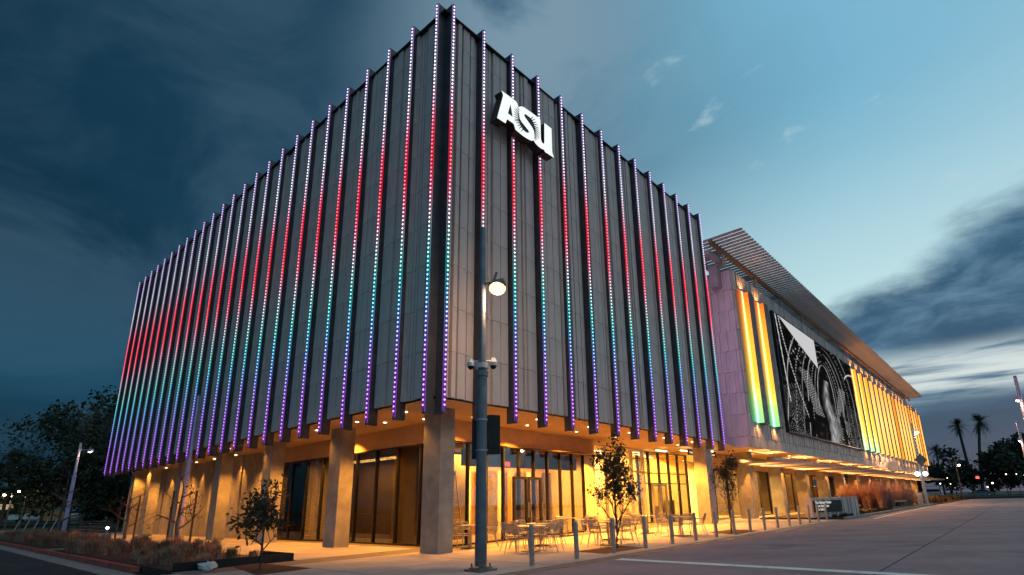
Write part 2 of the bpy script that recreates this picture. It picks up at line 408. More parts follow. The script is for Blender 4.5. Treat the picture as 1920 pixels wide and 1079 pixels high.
# ================================================================== BUILDING A (finned)
sL, sR, D = 1.5149, 1.5308, .354
H1, H0, ZB, ZT = 18.68, 4.03, 4.51, 18.36
XW, YW = 13*sR, 24*sL
A = thing('building', 'corner building of dark ribbed panels with coloured light fins over an orange lit ground floor', 'building')
part('upper_wall', MB().box(.07, .07, ZB+.05, XW, YW, ZT-.05), panelA, A)
part('parapet', MB().box(.10, .10, ZT-.05, XW-.02, .45, ZT+.07).box(.10, .45, ZT-.05, .45, YW, ZT+.07), darkM, A)
part('parapet_cap', MB().box(-.24, -.24, ZT-.015, XW, .12, ZT+.03).box(-.24, .12, ZT-.015, .12, YW, ZT+.03).box(.05, .05, ZT+.075, XW, .5, ZT+.10).box(.05, .5, ZT+.075, .5, YW, ZT+.10), darkM, A)
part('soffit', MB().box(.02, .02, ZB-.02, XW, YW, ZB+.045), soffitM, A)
part('bottom_trim', MB().box(-.06, -.06, ZB-.035, XW, .015, ZB).box(-.06, .02, ZB-.035, .015, YW, ZB), frameM, A)
# folded panels: profile across a bay (u 0..1, depth), several variants
def make_prof(r):
    out = [(0, .0)]; u = .004
    while u < .97:
        w = r.choice((.08, .11, .15, .20, .24)); g = r.choice((.022, .032, .05, .065)); d = r.choice((.06, .09, .12, .12))
        u1 = min(u+w, .985); out += [(u, d), (u1, d)]
        if r.random() < .35: out += [(u1+.002, d*.55), (min(u1+.05, .99), d*.55)]; u1 = min(u1+.05, .99)
        u2 = min(u1+g, .996); out += [(u1+.003, -.01), (u2, -.01)]; u = u2+.003
    out = [(a_, b_) for a_, b_ in out if a_ <= .997]; out.append((1, 0)); return out
profs = [make_prof(random.Random(40+i)) for i in range(5)]
PH = 1.43
def panel_mesh(prof, w, h, m, name='facade_panel', seed=0, gain=1.0):
    mb = MB(); g = .004; r = random.Random(seed)
    P = [(g+u*(w-2*g), d*gain) for u, d in prof]
    n = len(P); i = len(mb.v)
    for x, d in P: mb.v.append((x, -d, g+.004)); mb.c.append(None)
    for x, d in P: mb.v.append((x, -d, h-g-.004)); mb.c.append(None)
    for x, d in P: mb.v.append((x, .06, g)); mb.c.append(None)
    for x, d in P: mb.v.append((x, .05, h-g)); mb.c.append(None)
    for k in range(n-1):
        mb.f.append((i+k, i+k+1, i+n+k+1, i+n+k)); mb.f.append((i+2*n+k+1, i+2*n+k, i+3*n+k, i+3*n+k+1))
        mb.f.append((i+k+1, i+k, i+2*n+k, i+2*n+k+1)); mb.f.append((i+n+k, i+n+k+1, i+3*n+k+1, i+3*n+k))
    return mb.mesh(name, m)
rows = [ZB + i*PH for i in range(int((ZT-ZB)/PH))]      # 9 full rows
hs = [PH]*len(rows); rows.append(rows[-1]+PH); hs.append(ZT-rows[-1]-.02)
fw_ = .11
cache = {}
def pmesh(v, w, h):
    key = (v, round(w,3), round(h,3))
    if key not in cache: cache[key] = panel_mesh(profs[v], w, h, panelA, gain=1.5)
    return cache[key]
seqR = [0,2,4,3,0,1,2,4,1,0,3,2,1]; seqL = [random.randrange(5) for _ in range(24)]
npan = 0
for b in range(13):
    for z, h in zip(rows, hs):
        o = link('facade_panel', pmesh(seqR[b], sR-fw_, h), A, (b*sR+fw_/2, 0, z)); npan += 1
field = MB()
for b in range(24):
    w = sL-fw_
    for z, h in zip(rows, hs):
        if npan < 296:
            o = link('facade_panel', pmesh(seqL[b], w, h), A, (0, (b+1)*sL-fw_/2, z), rz=R(-90)); npan += 1
        else:
            me = pmesh(seqL[b], w, h); i0 = len(field.v)
            for v in me.vertices: field.v.append((v.co.y, (b+1)*sL-fw_/2-v.co.x, z+v.co.z)); field.c.append(None)
            for p in me.polygons: field.f.append(tuple(i0+k for k in p.vertices))
part('panel_field', field, panelA, A, kind='stuff')
# fins with LED strips
stops = [(18.8,(.32,.21,.50)),(17.2,(.36,.30,.50)),(15.8,(.42,.40,.50)),(14.6,(.46,.20,.32)),(13.7,(1,.03,.09)),(12.2,(1,.012,.04)),(11.4,(.85,.09,.17)),(10.6,(.42,.26,.34)),
         (9.8,(.22,.36,.38)),(8.8,(.05,.42,.42)),(7.9,(.05,.30,.52)),(7.0,(.12,.17,.58)),(6.0,(.21,.10,.58)),(5.0,(.28,.07,.60)),(3.9,(.28,.06,.60))]
def ledcol(z):
    for (a, ca_), (b, cb) in zip(stops, stops[1:]):
        if a >= z >= b:
            t = (a-z)/(a-b); return tuple(ca_[i]*(1-t)+cb[i]*t for i in range(3))
    return stops[-1][1]
finme = MB().box(-fw_/2, -D, H0-.06, fw_/2, .02, H1+.05).mesh('fin', finM)
strip = MB()
zz = H1
nz = 60
for k in range(nz):
    za = H0+(H1-H0)*k/nz; zb = H0+(H1-H0)*(k+1)/nz; c = ledcol((za+zb)/2)
    x = fw_/2+.004; y0 = -D-.006; y1 = -D+.030
    strip.quad((-.030, y0, za), (.030, y0, za), (.030, y0, zb), (-.030, y0, zb), col=tuple(q*.5 for q in c))
    for sx in (-1, 1): strip.quad((sx*x, y0, za), (sx*x, y1, za), (sx*x, y1, zb), (sx*x, y0, zb), col=c)
stripme = strip.mesh('led_halo', ledstripM)  # faint glowing strip added to imitate the halo around the dots
dots = MB(); pitch = .15; nd = int((H1-H0)/pitch)
for k in range(nd):
    z = H1-.06-k*pitch; c = ledcol(z); r = .034; i0 = len(dots.v)
    for (rr, yy) in ((r, -D-.008), (r*.72, -D-.026)):
        for j in range(8):
            t = math.pi*2*j/8; dots.v.append((rr*math.cos(t), yy, z+rr*math.sin(t))); dots.c.append(c if rr == r else tuple(min(1, q+.04) for q in c))
    dots.v.append((0, -D-.032, z)); dots.c.append(tuple(min(1, q+.16) for q in c))
    for j in range(8):
        j2 = (j+1) % 8
        dots.f.append((i0+j, i0+j2, i0+8+j2, i0+8+j)); dots.f.append((i0+8+j, i0+8+j2, i0+16))
dotme = dots.mesh('led_dots', ledM)
def add_fin(loc, rz):
    f = link('fin', finme, A, loc, rz)
    link('led_halo', stripme, f); setp(link('led_dots', dotme, f), kind='stuff')
for i in range(14): add_fin((i*sR, 0, 0) if i else (.066, 0, 0), 0)
for i in range(25): add_fin((0, i*sL, 0) if i else (0, .066, 0), R(-90))
# mount bands around the corner fins
# columns
def column(x0, y0, x1, y1, h=ZB-.02, parent=A, m=None, zj=(1.45, 2.9)):
    mb = MB(); z = 0
    for zj_ in list(zj)+[h]:
        mb.box(x0, y0, z, x1, y1, zj_-.006); mb.box(x0+.012, y0+.012, zj_-.007, x1-.012, y1-.012, zj_+.001); z = zj_
    return part('column', mb, m or concrete, parent)
for kk in range(6): column(1.22, 1.22+6.06*kk, 1.80, 1.22+6.06*kk+.86)
column(1.22, 35.3, 1.92, 36.3)
column(21.05, 1.35, 21.9, 2.15)
# glazing helpers
def seg_wall(parent, p0, p1, z0, z1, pane, frame=frameM, gm=glassM, mw=.06, md=.14, transoms=(), head=True, parts=True):
    p0, p1 = Vector((*p0, 0)), Vector((*p1, 0)); d = p1-p0; L = d.length; n = max(1, round(L/pane)); d.normalize()
    M = Matrix.Translation(p0) @ d.to_track_quat('X', 'Z').to_matrix().to_4x4()
    ang = math.atan2(d.y, d.x); w = L/n
    pm = B(mw/2+.002, -.006, z0+.05, w-mw/2-.002, .006, z1-.05).mesh('glass_pane', gm)
    mm = B(-mw/2, -md/2, z0, mw/2, md/2, z1).mesh('mullion', frame)
    for i in range(n):
        q = p0+d*w*i
        link('glass_pane', pm, parent, (q.x, q.y, 0), ang)
    for i in range(n+1):
        q = p0+d*w*i
        link('mullion', mm, parent, (q.x, q.y, 0), ang)
    part('rail', MB().box(mw/2, -md/2+.01, z0, L-mw/2, md/2-.01, z0+.05, M), frame, parent); part('rail', MB().box(mw/2, -md/2+.01, z1-.05, L-mw/2, md/2-.01, z1, M), frame, parent)
    for t in transoms: part('rail', MB().box(mw/2, -md/2+.02, t-.03, L-mw/2, md/2-.02, t+.03, M), frame, parent)
def fascia(parent, pts, z0, z1, pw, m=fasciaM):
    for a, b in zip(pts, pts[1:]):
        a, b = Vector((*a, 0)), Vector((*b, 0)); d = b-a; L = d.length; n = max(1, round(L/pw)); d.normalize(); ang = math.atan2(d.y, d.x); w = L/n
        me = B(.006, -.03, z0, w-.006, .05, z1).mesh('fascia_panel', m)
        bk = B(0, .0, z0+.01, L, .04, z1-.01)
        link('fascia_backing', bk.mesh('fascia_backing', darkM), parent, (a.x, a.y, 0), ang)
        for i in range(n):
            q = a+d*w*i; link('fascia_panel', me, parent, (q.x, q.y, 0), ang)
ZH = 3.72
# left glazed wall x=3, right wall, rounded corner
seg_wall(A, (3.0, 16.4), (3.0, 3.1), 0.02, ZH, 1.48, gm=glassD)
seg_wall(A, (3.05, 3.06), (12.3, 3.9), 0.02, ZH, 1.0, mw=.075)
pc = [(12.3,3.9),(12.85,3.98),(13.4,4.12),(13.95,4.38),(14.4,4.72),(14.7,5.15)]
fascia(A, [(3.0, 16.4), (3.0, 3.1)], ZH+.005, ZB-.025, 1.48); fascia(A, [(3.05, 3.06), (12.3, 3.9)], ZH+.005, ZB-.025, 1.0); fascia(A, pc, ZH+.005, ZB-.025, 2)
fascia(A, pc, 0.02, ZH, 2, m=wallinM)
# concrete wall panels further left
for i in range(13):
    y0 = 16.45+i*1.52
    link('wall_panel', B(0, 0, 0.01, .2, 1.50, ZB-.03).mesh('wall_panel', concrete), A, (2.95 if i % 3 else 2.86, y0, 0))
part('end_wall', MB().box(2.9, YW-.25, .01, XW, YW-.02, ZB-.03), concrete, A)
# tall entrance glazing
seg_wall(A, (14.75, 5.1), (20.1, 5.1), .02, ZB-.03, 1.34, frame=frameL, mw=.10, md=.2, transoms=(3.1,))
seg_wall(A, (20.2, 5.1), (20.2, 5.6), .02, ZB-.03, .5, frame=frameL)
seg_wall(A, (20.3, 5.6), (27.0, 5.6), .02, ZB-.03, 1.34, frame=frameM, mw=.07, md=.18, transoms=(2.45, 3.1))
# doors
def door(parent, x0, y, w, h=2.45, ang=0, m=frameM, gm=glassM):
    o = link('door', MB().box(0,-.05,.02,.11,.05,h).box(w-.11,-.05,.02,w,.05,h).box(.11,-.05,.02,w-.11,.05,.20).box(.11,-.05,h-.11,w-.11,.05,h).mesh('door', m), parent, (x0, y, 0), ang)
    link('door_glass', B(.112,-.008,.202,w-.112,.008,h-.112).mesh('door_glass', gm), o)
    link('door_handle', MB().tube([(w-.05,-.10,.85),(w-.05,-.10,1.45)], .015, 6).mesh('door_handle', steelM), o); return o
dd = Vector((12.3-3.05, 3.9-3.06)).normalized(); an = math.atan2(dd.y, dd.x)
for k_ in (3.62, 4.62):
    q = Vector((3.05, 3.06))+dd*k_; door(A, q.x+.0, q.y-.11, .96, 2.5, an)
door(A, 21.65, 5.46, .95, 2.4, 0, frameL); door(A, 22.65, 5.46, .95, 2.4, 0, frameL)
# interiors
inn = MB(); inn.box(3.1, 3.2, -.001, 27, 14, .012)
part('interior_floor', inn, floorinM, A)
part('interior_wall', MB().box(3.2, 13.8, 0, 27, 14, ZB-.03).box(27, 5.7, 0, 27.2, 14, ZB-.03), wallinM, A)
part('interior_wall', MB().box(5.3, 6.4, 0, 5.45, 13.8, ZB-.03).box(5.3, 5.9, 0, 5.45, 6.3, ZB-.03), darkinM, A)
part('interior_wall', MB().box(3.1, 16.2, 0, 5.3, 16.35, ZB-.03).box(3.12, 3.3, ZH-.05, 14, 13.7, ZH), darkinM, A)
part('interior_wall', MB().box(3.1,6.0,.012,6.7,6.1,ZH-.06).box(5.2,4.75,2.98,12.9,4.85,ZH-.06), darkinM, A)
for i in range(12):                                            # timber boards behind the lobby glass
    xx = 5.7+i*.72
    link('timber_board', B(0,0,0.01,.34+.12*(i%3),.08,3.05).mesh('timber_board', (wallinM, woodM, darkinM)[i%3]), A, (xx, 7.6, 0))
part('interior_wall', MB().box(5.5, 7.9, 0, 14.3, 8.0, 3.6), woodM, A, label='wood lined lobby wall')
part('interior_wall', MB().box(14.35, 5.3, 0, 14.5, 8, ZB-.03).box(14.5, 8.6, 0, 18.2, 8.75, ZB-.03).box(19.6, 9.6, 0, 27, 9.75, ZB-.03).box(18.15, 8.75,0,18.3,9.7,ZB-.03), wallinM, A)
for i in range(6):
    part('linear_light', B(14.9+i*1.9, 6.0+(i%3)*.75, ZB-.14, 16.2+i*1.9, 6.1+(i%3)*.75, ZB-.08), linearM, A)
for i in range(3): part('linear_light', B(20.6+i*1.5, 4.3-.9*i, ZB-.14, 21.9+i*1.5, 4.4-.9*i, ZB-.08), linearM, A)
for i in range(4): part('linear_light', B(6.2+i*2.1, 5.6, 3.6, 7.3+i*2.1, 5.68, 3.65), linearM, A)
area('ceiling_light', (9.6, 6.0, 3.55), 8, 1.6, 3000, A, (1,.47,.07), direction=(0,.45,-.9))
area('ceiling_light', (18.2, 6.8, 4.3), 6.5, 2.0, 2600, A, (1,.56,.13), direction=(0,.4,-.9))
area('ceiling_light', (23.8, 7.6, 4.3), 5.5, 2.0, 2600, A, (1,.50,.08), direction=(0,.4,-.9))
area('ceiling_light', (4.2, 9.5, 3.5), .8, 6, 500, A, (1,.55,.16))
# downlights under the soffit
def downlight(x, y, p, vis=True, z=ZB-.03):
    p = p*3.6
    if vis: part('downlight', MB().disc((x, y, z), .06, 12, .02), downM, A)
    spot('downlight_beam', (x, y, z-.06), p, A, size=R(125))
for i, x in enumerate((5.6, 8.9, 12.1, 15.4, 18.6)):
    downlight(x, .95, 80); downlight(x+.9, 2.3, 520)
downlight(3.4, 2.1, 120)
for y in (2.7, 5.7, 8.7, 11.7, 14.7, 17.7): downlight(.9, y, 25)
for y in (5.2, 11.3, 17.5, 23.6, 29.7): downlight(1.75, y, 190, y < 12)
downlight(2.35, 9.2, 130); downlight(2.35, 3.6, 60)
for y in (21, 24.2, 27.2, 30.2, 33.2): spot('wall_washer', (2.45, y, ZB-.1), 230, A, size=R(62), direction=(.12,0,-1)); part('downlight', MB().disc((2.45, y, ZB-.03), .07, 10, .02), downM, A)
spot('wall_washer', (1.0, 34.6, ZB-.1), 400, A, size=R(110)); spot('wall_washer', (.8, 32.0, ZB-.1), 200, A, size=R(110))
# small hanging signs at the entrance
def sign_box(x, y, w, txt):
    o = part('hanging_sign', MB().box(x, y-.05, 4.08, x+w, y+.05, 4.44), darkM, A)
    add_text(txt, (x+.1, y-.058, 4.17), .22, (R(90),0,0), signletM, o, 'lettering')
def add_text(body, loc, size, rot, m, parent, name='lettering', ext=.004, spacing=1.0, bold=0):
    cu = bpy.data.curves.new(name, 'FONT'); cu.body = body; cu.size = size; cu.extrude = ext; cu.space_line = spacing; cu.offset = bold
    t = bpy.data.objects.new('tmp_text', cu); col.objects.link(t)
    bpy.context.view_layer.update()
    me = bpy.data.meshes.new_from_object(t.evaluated_get(bpy.context.evaluated_depsgraph_get()))
    bpy.data.objects.remove(t); me.materials.clear(); me.materials.append(m)
    o = link(name, me, parent, loc); o.rotation_euler = rot; return o
sign_box(22.0, 2.9, 1.45, 'Media'); sign_box(25.1, 2.9, 1.0, 'Center')
part('exit_sign', B(7.3, 4.4, 3.0, 7.65, 4.46, 3.2), exitM, A)
# coloured light strips on the side wall facing the recess
reM = emit('recess_light', None, 17.0, attr=True)
mb = MB()
for k_ in range(12):
    za, zb_ = 5+k_, 6+k_; c = lerp3((.45,.26,.85), (.80,.42,.62), k_/11)
    mb.quad((XW+.03, .35, za), (XW+.03, .12, za), (XW+.03, .12, zb_), (XW+.03, .35, zb_), col=c)
part('glow_panel', mb, reM, A)
# recess between both volumes
part('side_wall', MB().box(XW+.002, .08, ZB+.06, XW+.02, 14, ZT-.06), panelA, A)
part('recess_wall', MB().box(XW+.021, 2.6, ZB+.05, 25.0, 2.8, 15.4), panelB, A)
part('recess_soffit', MB().box(XW+.02, 1.0, ZB+.10, 25.0, 5.5, ZB+.2), fasciaM, A)

# ASU sign
OUT=[(2.01,16.05),(2.65,16.07),(2.78,16.06),(2.85,16.01),(2.9,15.88),(3.03,16.0),(3.18,16.07),(3.7,16.1),(4.13,16.1),(4.17,16.05),(4.17,15.19),(4.23,15.06),(4.34,15.06),(4.39,15.14),(4.42,16.07),(4.85,16.06),(4.85,14.97),(4.94,14.76),(4.41,14.74),(4.37,14.81),(4.19,14.77),(4.02,14.78),(3.86,14.82),(3.74,14.9),(3.62,14.81),(3.43,14.78),(3.16,14.76),(2.74,14.8),(2.65,15.0),(2.29,15.0),(2.21,14.77),(1.79,14.75),(2.1,15.9),(2.07,15.99)]
HOLE=[(2.48,15.79),(2.33,15.26),(2.6,15.26)]
RC=[(3.21,15.73),(3.29,15.81),(3.53,15.81),(3.65,15.77),(3.76,15.65),(3.84,15.44),(3.83,15.19),(3.8,15.08),(3.76,15.34),(3.64,15.45),(3.44,15.56),(3.25,15.66)]
LC=[(2.9,15.6),(2.94,15.44),(3.05,15.33),(3.24,15.25),(3.45,15.16),(3.47,15.09),(3.41,15.03),(3.28,15.0),(3.12,15.03),(2.97,15.16),(2.89,15.36)]
RAYS=[[(2.9,15.79),(2.8,15.84)],[(2.89,15.69),(2.73,15.74)],[(2.9,15.6),(2.68,15.65)],[(2.9,15.53),(2.65,15.54)],[(2.91,15.46),(2.64,15.43)],[(2.92,15.39),(2.64,15.31)],[(2.93,15.33),(2.67,15.22)],[(2.96,15.29),(2.68,15.16)],[(2.97,15.22),(2.73,15.09)],[(3.0,15.16),(2.82,15.01)],[(3.05,15.11),(2.9,14.93)],[(3.16,15.08),(3.01,14.86)],[(3.57,15.74),(3.74,15.97)],[(3.65,15.73),(3.85,15.92)],[(3.7,15.67),(3.93,15.82)],[(3.74,15.61),(4.0,15.73)],[(3.78,15.55),(4.05,15.61)],[(3.81,15.49),(4.08,15.52)],[(3.83,15.42),(4.1,15.41)],[(3.84,15.35),(4.1,15.31)],[(3.83,15.27),(4.08,15.2)],[(3.83,15.19),(4.02,15.11)],[(3.82,15.11),(3.94,15.0)],[(3.8,15.03),(3.84,14.92)]]
LG = thing('logo_sign', 'white illuminated ASU letters with black sunburst rays high on the ribbed facade', 'sign', (0,0,0))
part('sign_case', MB().prism(OUT, -.775, -.40, plane='XZ'), sideM, LG)
part('sign_face', MB().prism(OUT, -.79, -.777, [HOLE], plane='XZ'), signM, LG)
part('counter', MB().prism(RC, -.796, -.791, plane='XZ'), sideM, LG); part('counter', MB().prism(LC, -.796, -.791, plane='XZ'), sideM, LG)
for (a, b) in RAYS:
    a, b = Vector(a), Vector(b); d = (b-a).normalized(); n = Vector((-d.y, d.x))*.026; a2 = a-d*.04
    part('sunburst_ray', MB().prism([tuple(a2+n), tuple(b+n*.35), tuple(b-n*.35), tuple(a2-n)], -.799, -.792, plane='XZ'), sideM, LG)
br = MB()
for x in (2.3, 3.0, 3.9, 4.6): br.bar((x, -.40, 15.2), (x, -.09, 15.2), .06, .06)
part('bracket', br, sideM, LG)

# ================================================================== BUILDING B2
X0, X1, YF, YB, ZB2, ZT2 = 25.0, 112.9, 0.0, 22.0, 4.51, 16.70
Bd = thing('building', 'long pale ribbed wing with glowing yellow light fins around a giant black and white screen', 'building', (0,0,0))
part('upper_wall', MB().box(X0+.07, YF+.07, ZB2+.05, X1, YB, ZT2-.05), panelB, Bd)
part('soffit', MB().box(X0+.02, YF+.02, ZB2-.02, X1, 8, ZB2+.045), soffitM, Bd)
part('parapet_cap', MB().box(X0-.03, YF-.03, ZT2-.04, X1, YF+.3, ZT2+.03).box(X0-.03, YF+.3, ZT2-.04, X0+.3, YB, ZT2+.03), louvM, Bd)
ribs = []
def ribprof(n, r, deep=.035):
    out = [(0, .005)]; u = 0
    ws = [r.uniform(.5, 1.6) for _ in range(n)]; t = sum(ws); ds = [r.choice((.012,.03,.05)) for _ in range(n)]
    for w, d in zip(ws, ds):
        u0 = u/t; u += w; u1 = u/t
        out += [(u0+.006, d), (u1-.006, d), (min(u1, 1), .004)]
    return out
rr_ = random.Random(3)
pb = [panel_mesh(ribprof(8, rr_), 1.5308, 1.43, panelB, gain=2.2) for _ in range(5)]
zrows = [6.17-1.43*1+.0+i*1.4305 for i in range(8)]          # from z 4.74
zrows = [ZT2-.06-1.43*(i+1) for i in range(8)]
lowh = zrows[-1]-(ZB2+.0)
plow = [panel_mesh(ribprof(8, rr_), 1.5308, lowh, panelB) for _ in range(3)]
nb = 0; fld = MB()
def addB(me, loc, rz=0):
    global nb
    if nb < 290: link('facade_panel', me, Bd, loc, rz); nb += 1
    else:
        i0 = len(fld.v)
        for v in me.vertices: fld.v.append((loc[0]+v.co.x, loc[1]+v.co.y, loc[2]+v.co.z)); fld.c.append(None)
        for p in me.polygons: fld.f.append(tuple(i0+k for k in p.vertices))
for j in range(3):                                            # end wall
    off = 0
    for i, z in enumerate(zrows): addB(pb[(i+j*2) % 5], (X0, 1.5308*(j+1), z), R(-90))
    addB(plow[j % 3], (X0, 1.5308*(j+1), ZB2), R(-90))
ncol = int((X1-X0)/1.5308)
for b in range(ncol):
    x = X0+b*1.5308
    for i, z in enumerate(zrows):
        if 32.3 < x+.76 < 57.5 and 6.4 < z and z+1.43 < 15.3: continue
        addB(pb[(i*2+b*3) % 5], (x, YF, z))
    addB(plow[b % 3], (x, YF, ZB2))
part('panel_field', fld, panelB, Bd, kind='stuff')
# glowing fins: light washing the wall and blade side painted as emissive quads
ZF0, ZF1 = 6.12, 15.45
def lerp(a, b, t): return tuple(a[i]*(1-t)+b[i]*t for i in range(3))
def fincol(mode, t):                                          # t 0 bottom .. 1 top
    if mode == 0:
        st_ = [(0,(.16,.85,.40)),(.16,(.35,.8,.20)),(.30,(.9,.58,.05)),(.55,(1,.50,.05)),(.85,(1,.32,.03)),(1,(1,.15,.01))]
    elif mode == 1:
        st_ = [(0,(.30,1,.55)),(.12,(.6,.9,.25)),(.25,(1,.68,.10)),(1,(1,.38,.03))]
    elif mode == 2: st_ = [(0,(1,.60,.13)),(.5,(1,.68,.20)),(1,(1,.46,.08))]
    else: st_ = [(0,(.75,.33,.02)),(1,(.65,.28,.01))]
    for (a, c0), (b, c1_) in zip(st_, st_[1:]):
        if a <= t <= b: return lerp(c0, c1_, (t-a)/(b-a))
FD = .46
blade = MB().box(.0, -FD, ZF0, .88, .0, ZF1).mesh('light_fin', finM)
lb = {}
for mode in range(4):
    mb = MB(); n = 24
    for k_ in range(n):
        ta, tb = k_/n, (k_+1)/n; za, zb_ = ZF0+.05+(ZF1-ZF0-.1)*ta, ZF0+.05+(ZF1-ZF0-.1)*tb
        c = fincol(mode, (ta+tb)/2)
        mb.quad((-.02, -.16, za), (-.02, -FD+.03, za), (-.02, -FD+.03, zb_), (-.02, -.16, zb_), col=(c[0]*.75, c[1]*.5, c[2]*.35))
        for (xa, xb, g_) in (((-1.45,-1.2,.10), (-1.2,-.95,.20)) if mode == 0 else ())+((-.95,-.72,.30), (-.72,-.5,.7), (-.5,-.28,1.7), (-.28,-.02,.8)):
            mb.quad((xb, -.16, za), (xa, -.16, za), (xa, -.16, zb_), (xb, -.16, zb_), col=tuple(min(q*g_+(.25*(g_ > 1)), 1.6) for q in c))
    lb[mode] = mb.mesh('glow_panel', finglowM)
FX = [26.75, 29.85]
modes = [0, 0]
xx = 59.75
i = 0
while xx < X1-.3:
    FX.append(xx); modes.append(1 if i < 3 else (3 if i in (8, 13, 16) else 2)); xx += 3.0616; i += 1
for x, mo in zip(FX, modes):
    f = link('light_fin', blade, Bd, (x, 0, 0)); link('glow_panel', lb[mo], f)
for x, mo in zip(FX, modes):
    if mo == 3: continue
    cl = (1,.42,.10)
    spot('fin_light', (x-.45, -.42, ZF0-.05), 45 if mo == 0 else 75, Bd, color=cl, size=R(120), direction=(0,.30,-.95))
    spot('fin_light', (x-.45, -.42, ZF1+.05), 35 if mo == 0 else 90, Bd, color=cl, size=R(130), direction=(0,-.1 if mo else .3,.95))
# screen
def art(u, v):
    # u 0..1 left-right, v 0..1 bottom-top ; generic abstract line pattern
    g_ = .003+.03*max(0, math.sin(u*37+v*23)*math.sin(v*41-u*19))**3
    cx0 = .50+.05*(v-.5)
    # tall nested arches that open toward the floor
    for k_, rad in enumerate((.115,.15,.19,.24,.30,.37,.45)):
        x_ = abs(u-cx0)
        arch = rad*math.sqrt(max(0, 1-((v-.35)/(.30+rad*1.1))**2)) if v > .35 else rad*(1+.25*(.35-v))
        if v < .35+.30+rad*1.1 and abs(x_-arch) < .0034*(1+1.2*max(0, v-.5)) and not (v < .30 and k_ < 2):
            if k_ % 3 != 2 or int(v*64) % 2: g_ = max(g_, (.62,.34,.5)[k_ % 3]*(.55+.45*math.sin(u*31+v*9)**2))
    # cross hatching low on both sides of the arches
    for c0, sl in ((.30,.32), (.71,-.30)):
        if abs(u-c0-sl*(.45-v)) < .055 and .22 < v < .62:
            if abs(((u*44+v*30) % 1)-.5) < .10 or abs(((u*30-v*44) % 1)-.5) < .10: g_ = max(g_, .42)
    # fans of thin rays from the lower corners
    for (fx, fy, sp, lo) in ((.20,.10,-1,.05), (.80,.12,1,.05), (.50,.04,1,.02)):
        ex, ey = (u-fx)*sp, v-fy; rr = math.hypot(ex, ey)
        if ex > 0 and lo < rr < .34 and abs(((math.atan2(ey, ex)*11) % 1)-.5) < .055+.02*math.sin(rr*60): g_ = max(g_, .5*(1-rr*1.6))
    # beaded long edges at the left
    c_ = .045+.24*(1-v)**1.5
    if abs(u-c_) < .005: g_ = max(g_, .75 if int(v*80) % 2 else .2)
    c_ = .015+.05*(1-v)
    if abs(u-c_) < .004 and v > .25: g_ = max(g_, .8)
    if .13 < u < .30 and v > .66 and (int(u*80)+int(v*60)) % 4 == 0 and math.sin(u*90)*math.sin(v*70) > .30: g_ = max(g_, .5)
    # smoky pale figure in the middle
    w_ = .022+.075*max(0, .58-v); e = (u-.515-.022*math.sin(v*11))/w_
    if v < .62:
        n_ = .5+.5*math.sin(v*38+u*22+2*math.sin(u*60))*math.sin(u*47-v*13)
        g_ = max(g_, .62*math.exp(-e*e)*(.25+.75*n_))
    q_ = math.hypot((u-.66), (v-.20)*.8)
    if .03 < q_ < .13 and abs(((q_*46) % 1)-.5) < .12 and v < .27: g_ = max(g_, .4)
    # dark standing silhouettes
    for (cx_, h_, w2) in ((.25,.27,.030),(.44,.22,.022),(.69,.30,.034)):
        ww = w2*(.6+.5*abs(math.sin(v*19+cx_*9)))
        if abs(u-cx_-.012*math.sin(v*17)) < ww and v < h_: g_ = .002
        if math.hypot(u-cx_, (v-h_-.015)*.4) < .015: g_ = .002
    # bright wedge at the top
    t_ = (u-.05)/.39
    if 0 < t_ <= 1 and v > 1-.29*t_**.9: g_ = .78+.06*math.sin(u*400)*math.sin(v*300)
    if u > .84 and v > .66 and abs(math.hypot(u-1.0, (v-.62)*.8)-.20) < .006: g_ = .8
    return g_*1.25
SX0, SX1, SZ0, SZ1 = 32.35, 57.7, 6.10, 15.40
SC = thing('screen', 'giant wall screen showing black and white rays, arches and standing silhouettes', 'screen', (0,0,0))
part('screen_frame', MB().box(SX0-.12, YF-.30, SZ0-.12, SX1+.12, YF-.06, SZ1+.12), darkM, SC)
NU, NV = 300, 170
uu = np.linspace(0, 1, NU); vv = np.linspace(0, 1, NV)
me = bpy.data.meshes.new('screen_image')
V = [(SX0+(SX1-SX0)*u, YF-.312, SZ0+(SZ1-SZ0)*v) for v in vv for u in uu]
F = [(j*NU+i, j*NU+i+1, (j+1)*NU+i+1, (j+1)*NU+i) for j in range(NV-1) for i in range(NU-1)]
me.from_pydata(V, [], F); me.materials.append(screenM)
ca_ = me.color_attributes.new('Col', 'FLOAT_COLOR', 'POINT')
cc = np.array([(lambda q: (q, q, q*1.02, 1))(art(u, v)) for v in vv for u in uu], dtype=np.float32); ca_.data.foreach_set('color', cc.ravel())
link('screen_image', me, SC)
# louvre roof
lm = B(-.10, -2.05, 17.98, .10, 2.2, 18.08).mesh('louvre_blade', louvM)
nl = 173
for i in range(nl): 
    o = link('louvre_blade', lm, Bd, (22.4+i*.49, 0, 0)); 
part('louvre_beam', MB().box(22.2, -.02, 17.62, 107.3, .18, 17.93), orangeM, Bd); part('louvre_beam', MB().box(22.2, 1.9, 17.62, 107.3, 2.1, 17.93), louvM, Bd)
lm2 = B(-.12, .35, 17.35, .12, 1.75, 17.45).mesh('louvre_blade', louvM)
pm_ = MB().box(-.09, .0, ZT2+.031, .09, .16, 17.61).mesh('roof_post', louvM)
for i in range(14): link('roof_post', pm_, Bd, (24.3+i*5.9, .01, 0))
for i in range(14): part('cross_beam', B(24.2+i*5.9, .2, 17.66, 24.4+i*5.9, 1.88, 17.9), louvM, Bd)
part('roof_frame', MB().box(22.3, .25, 17.0, 24.9, .55, 17.35).box(22.3, 2.3, 16.8, 24.9, 2.6, 17.3).box(24.2,.6,15.4,24.8,1.2,17.0), louvM, Bd)
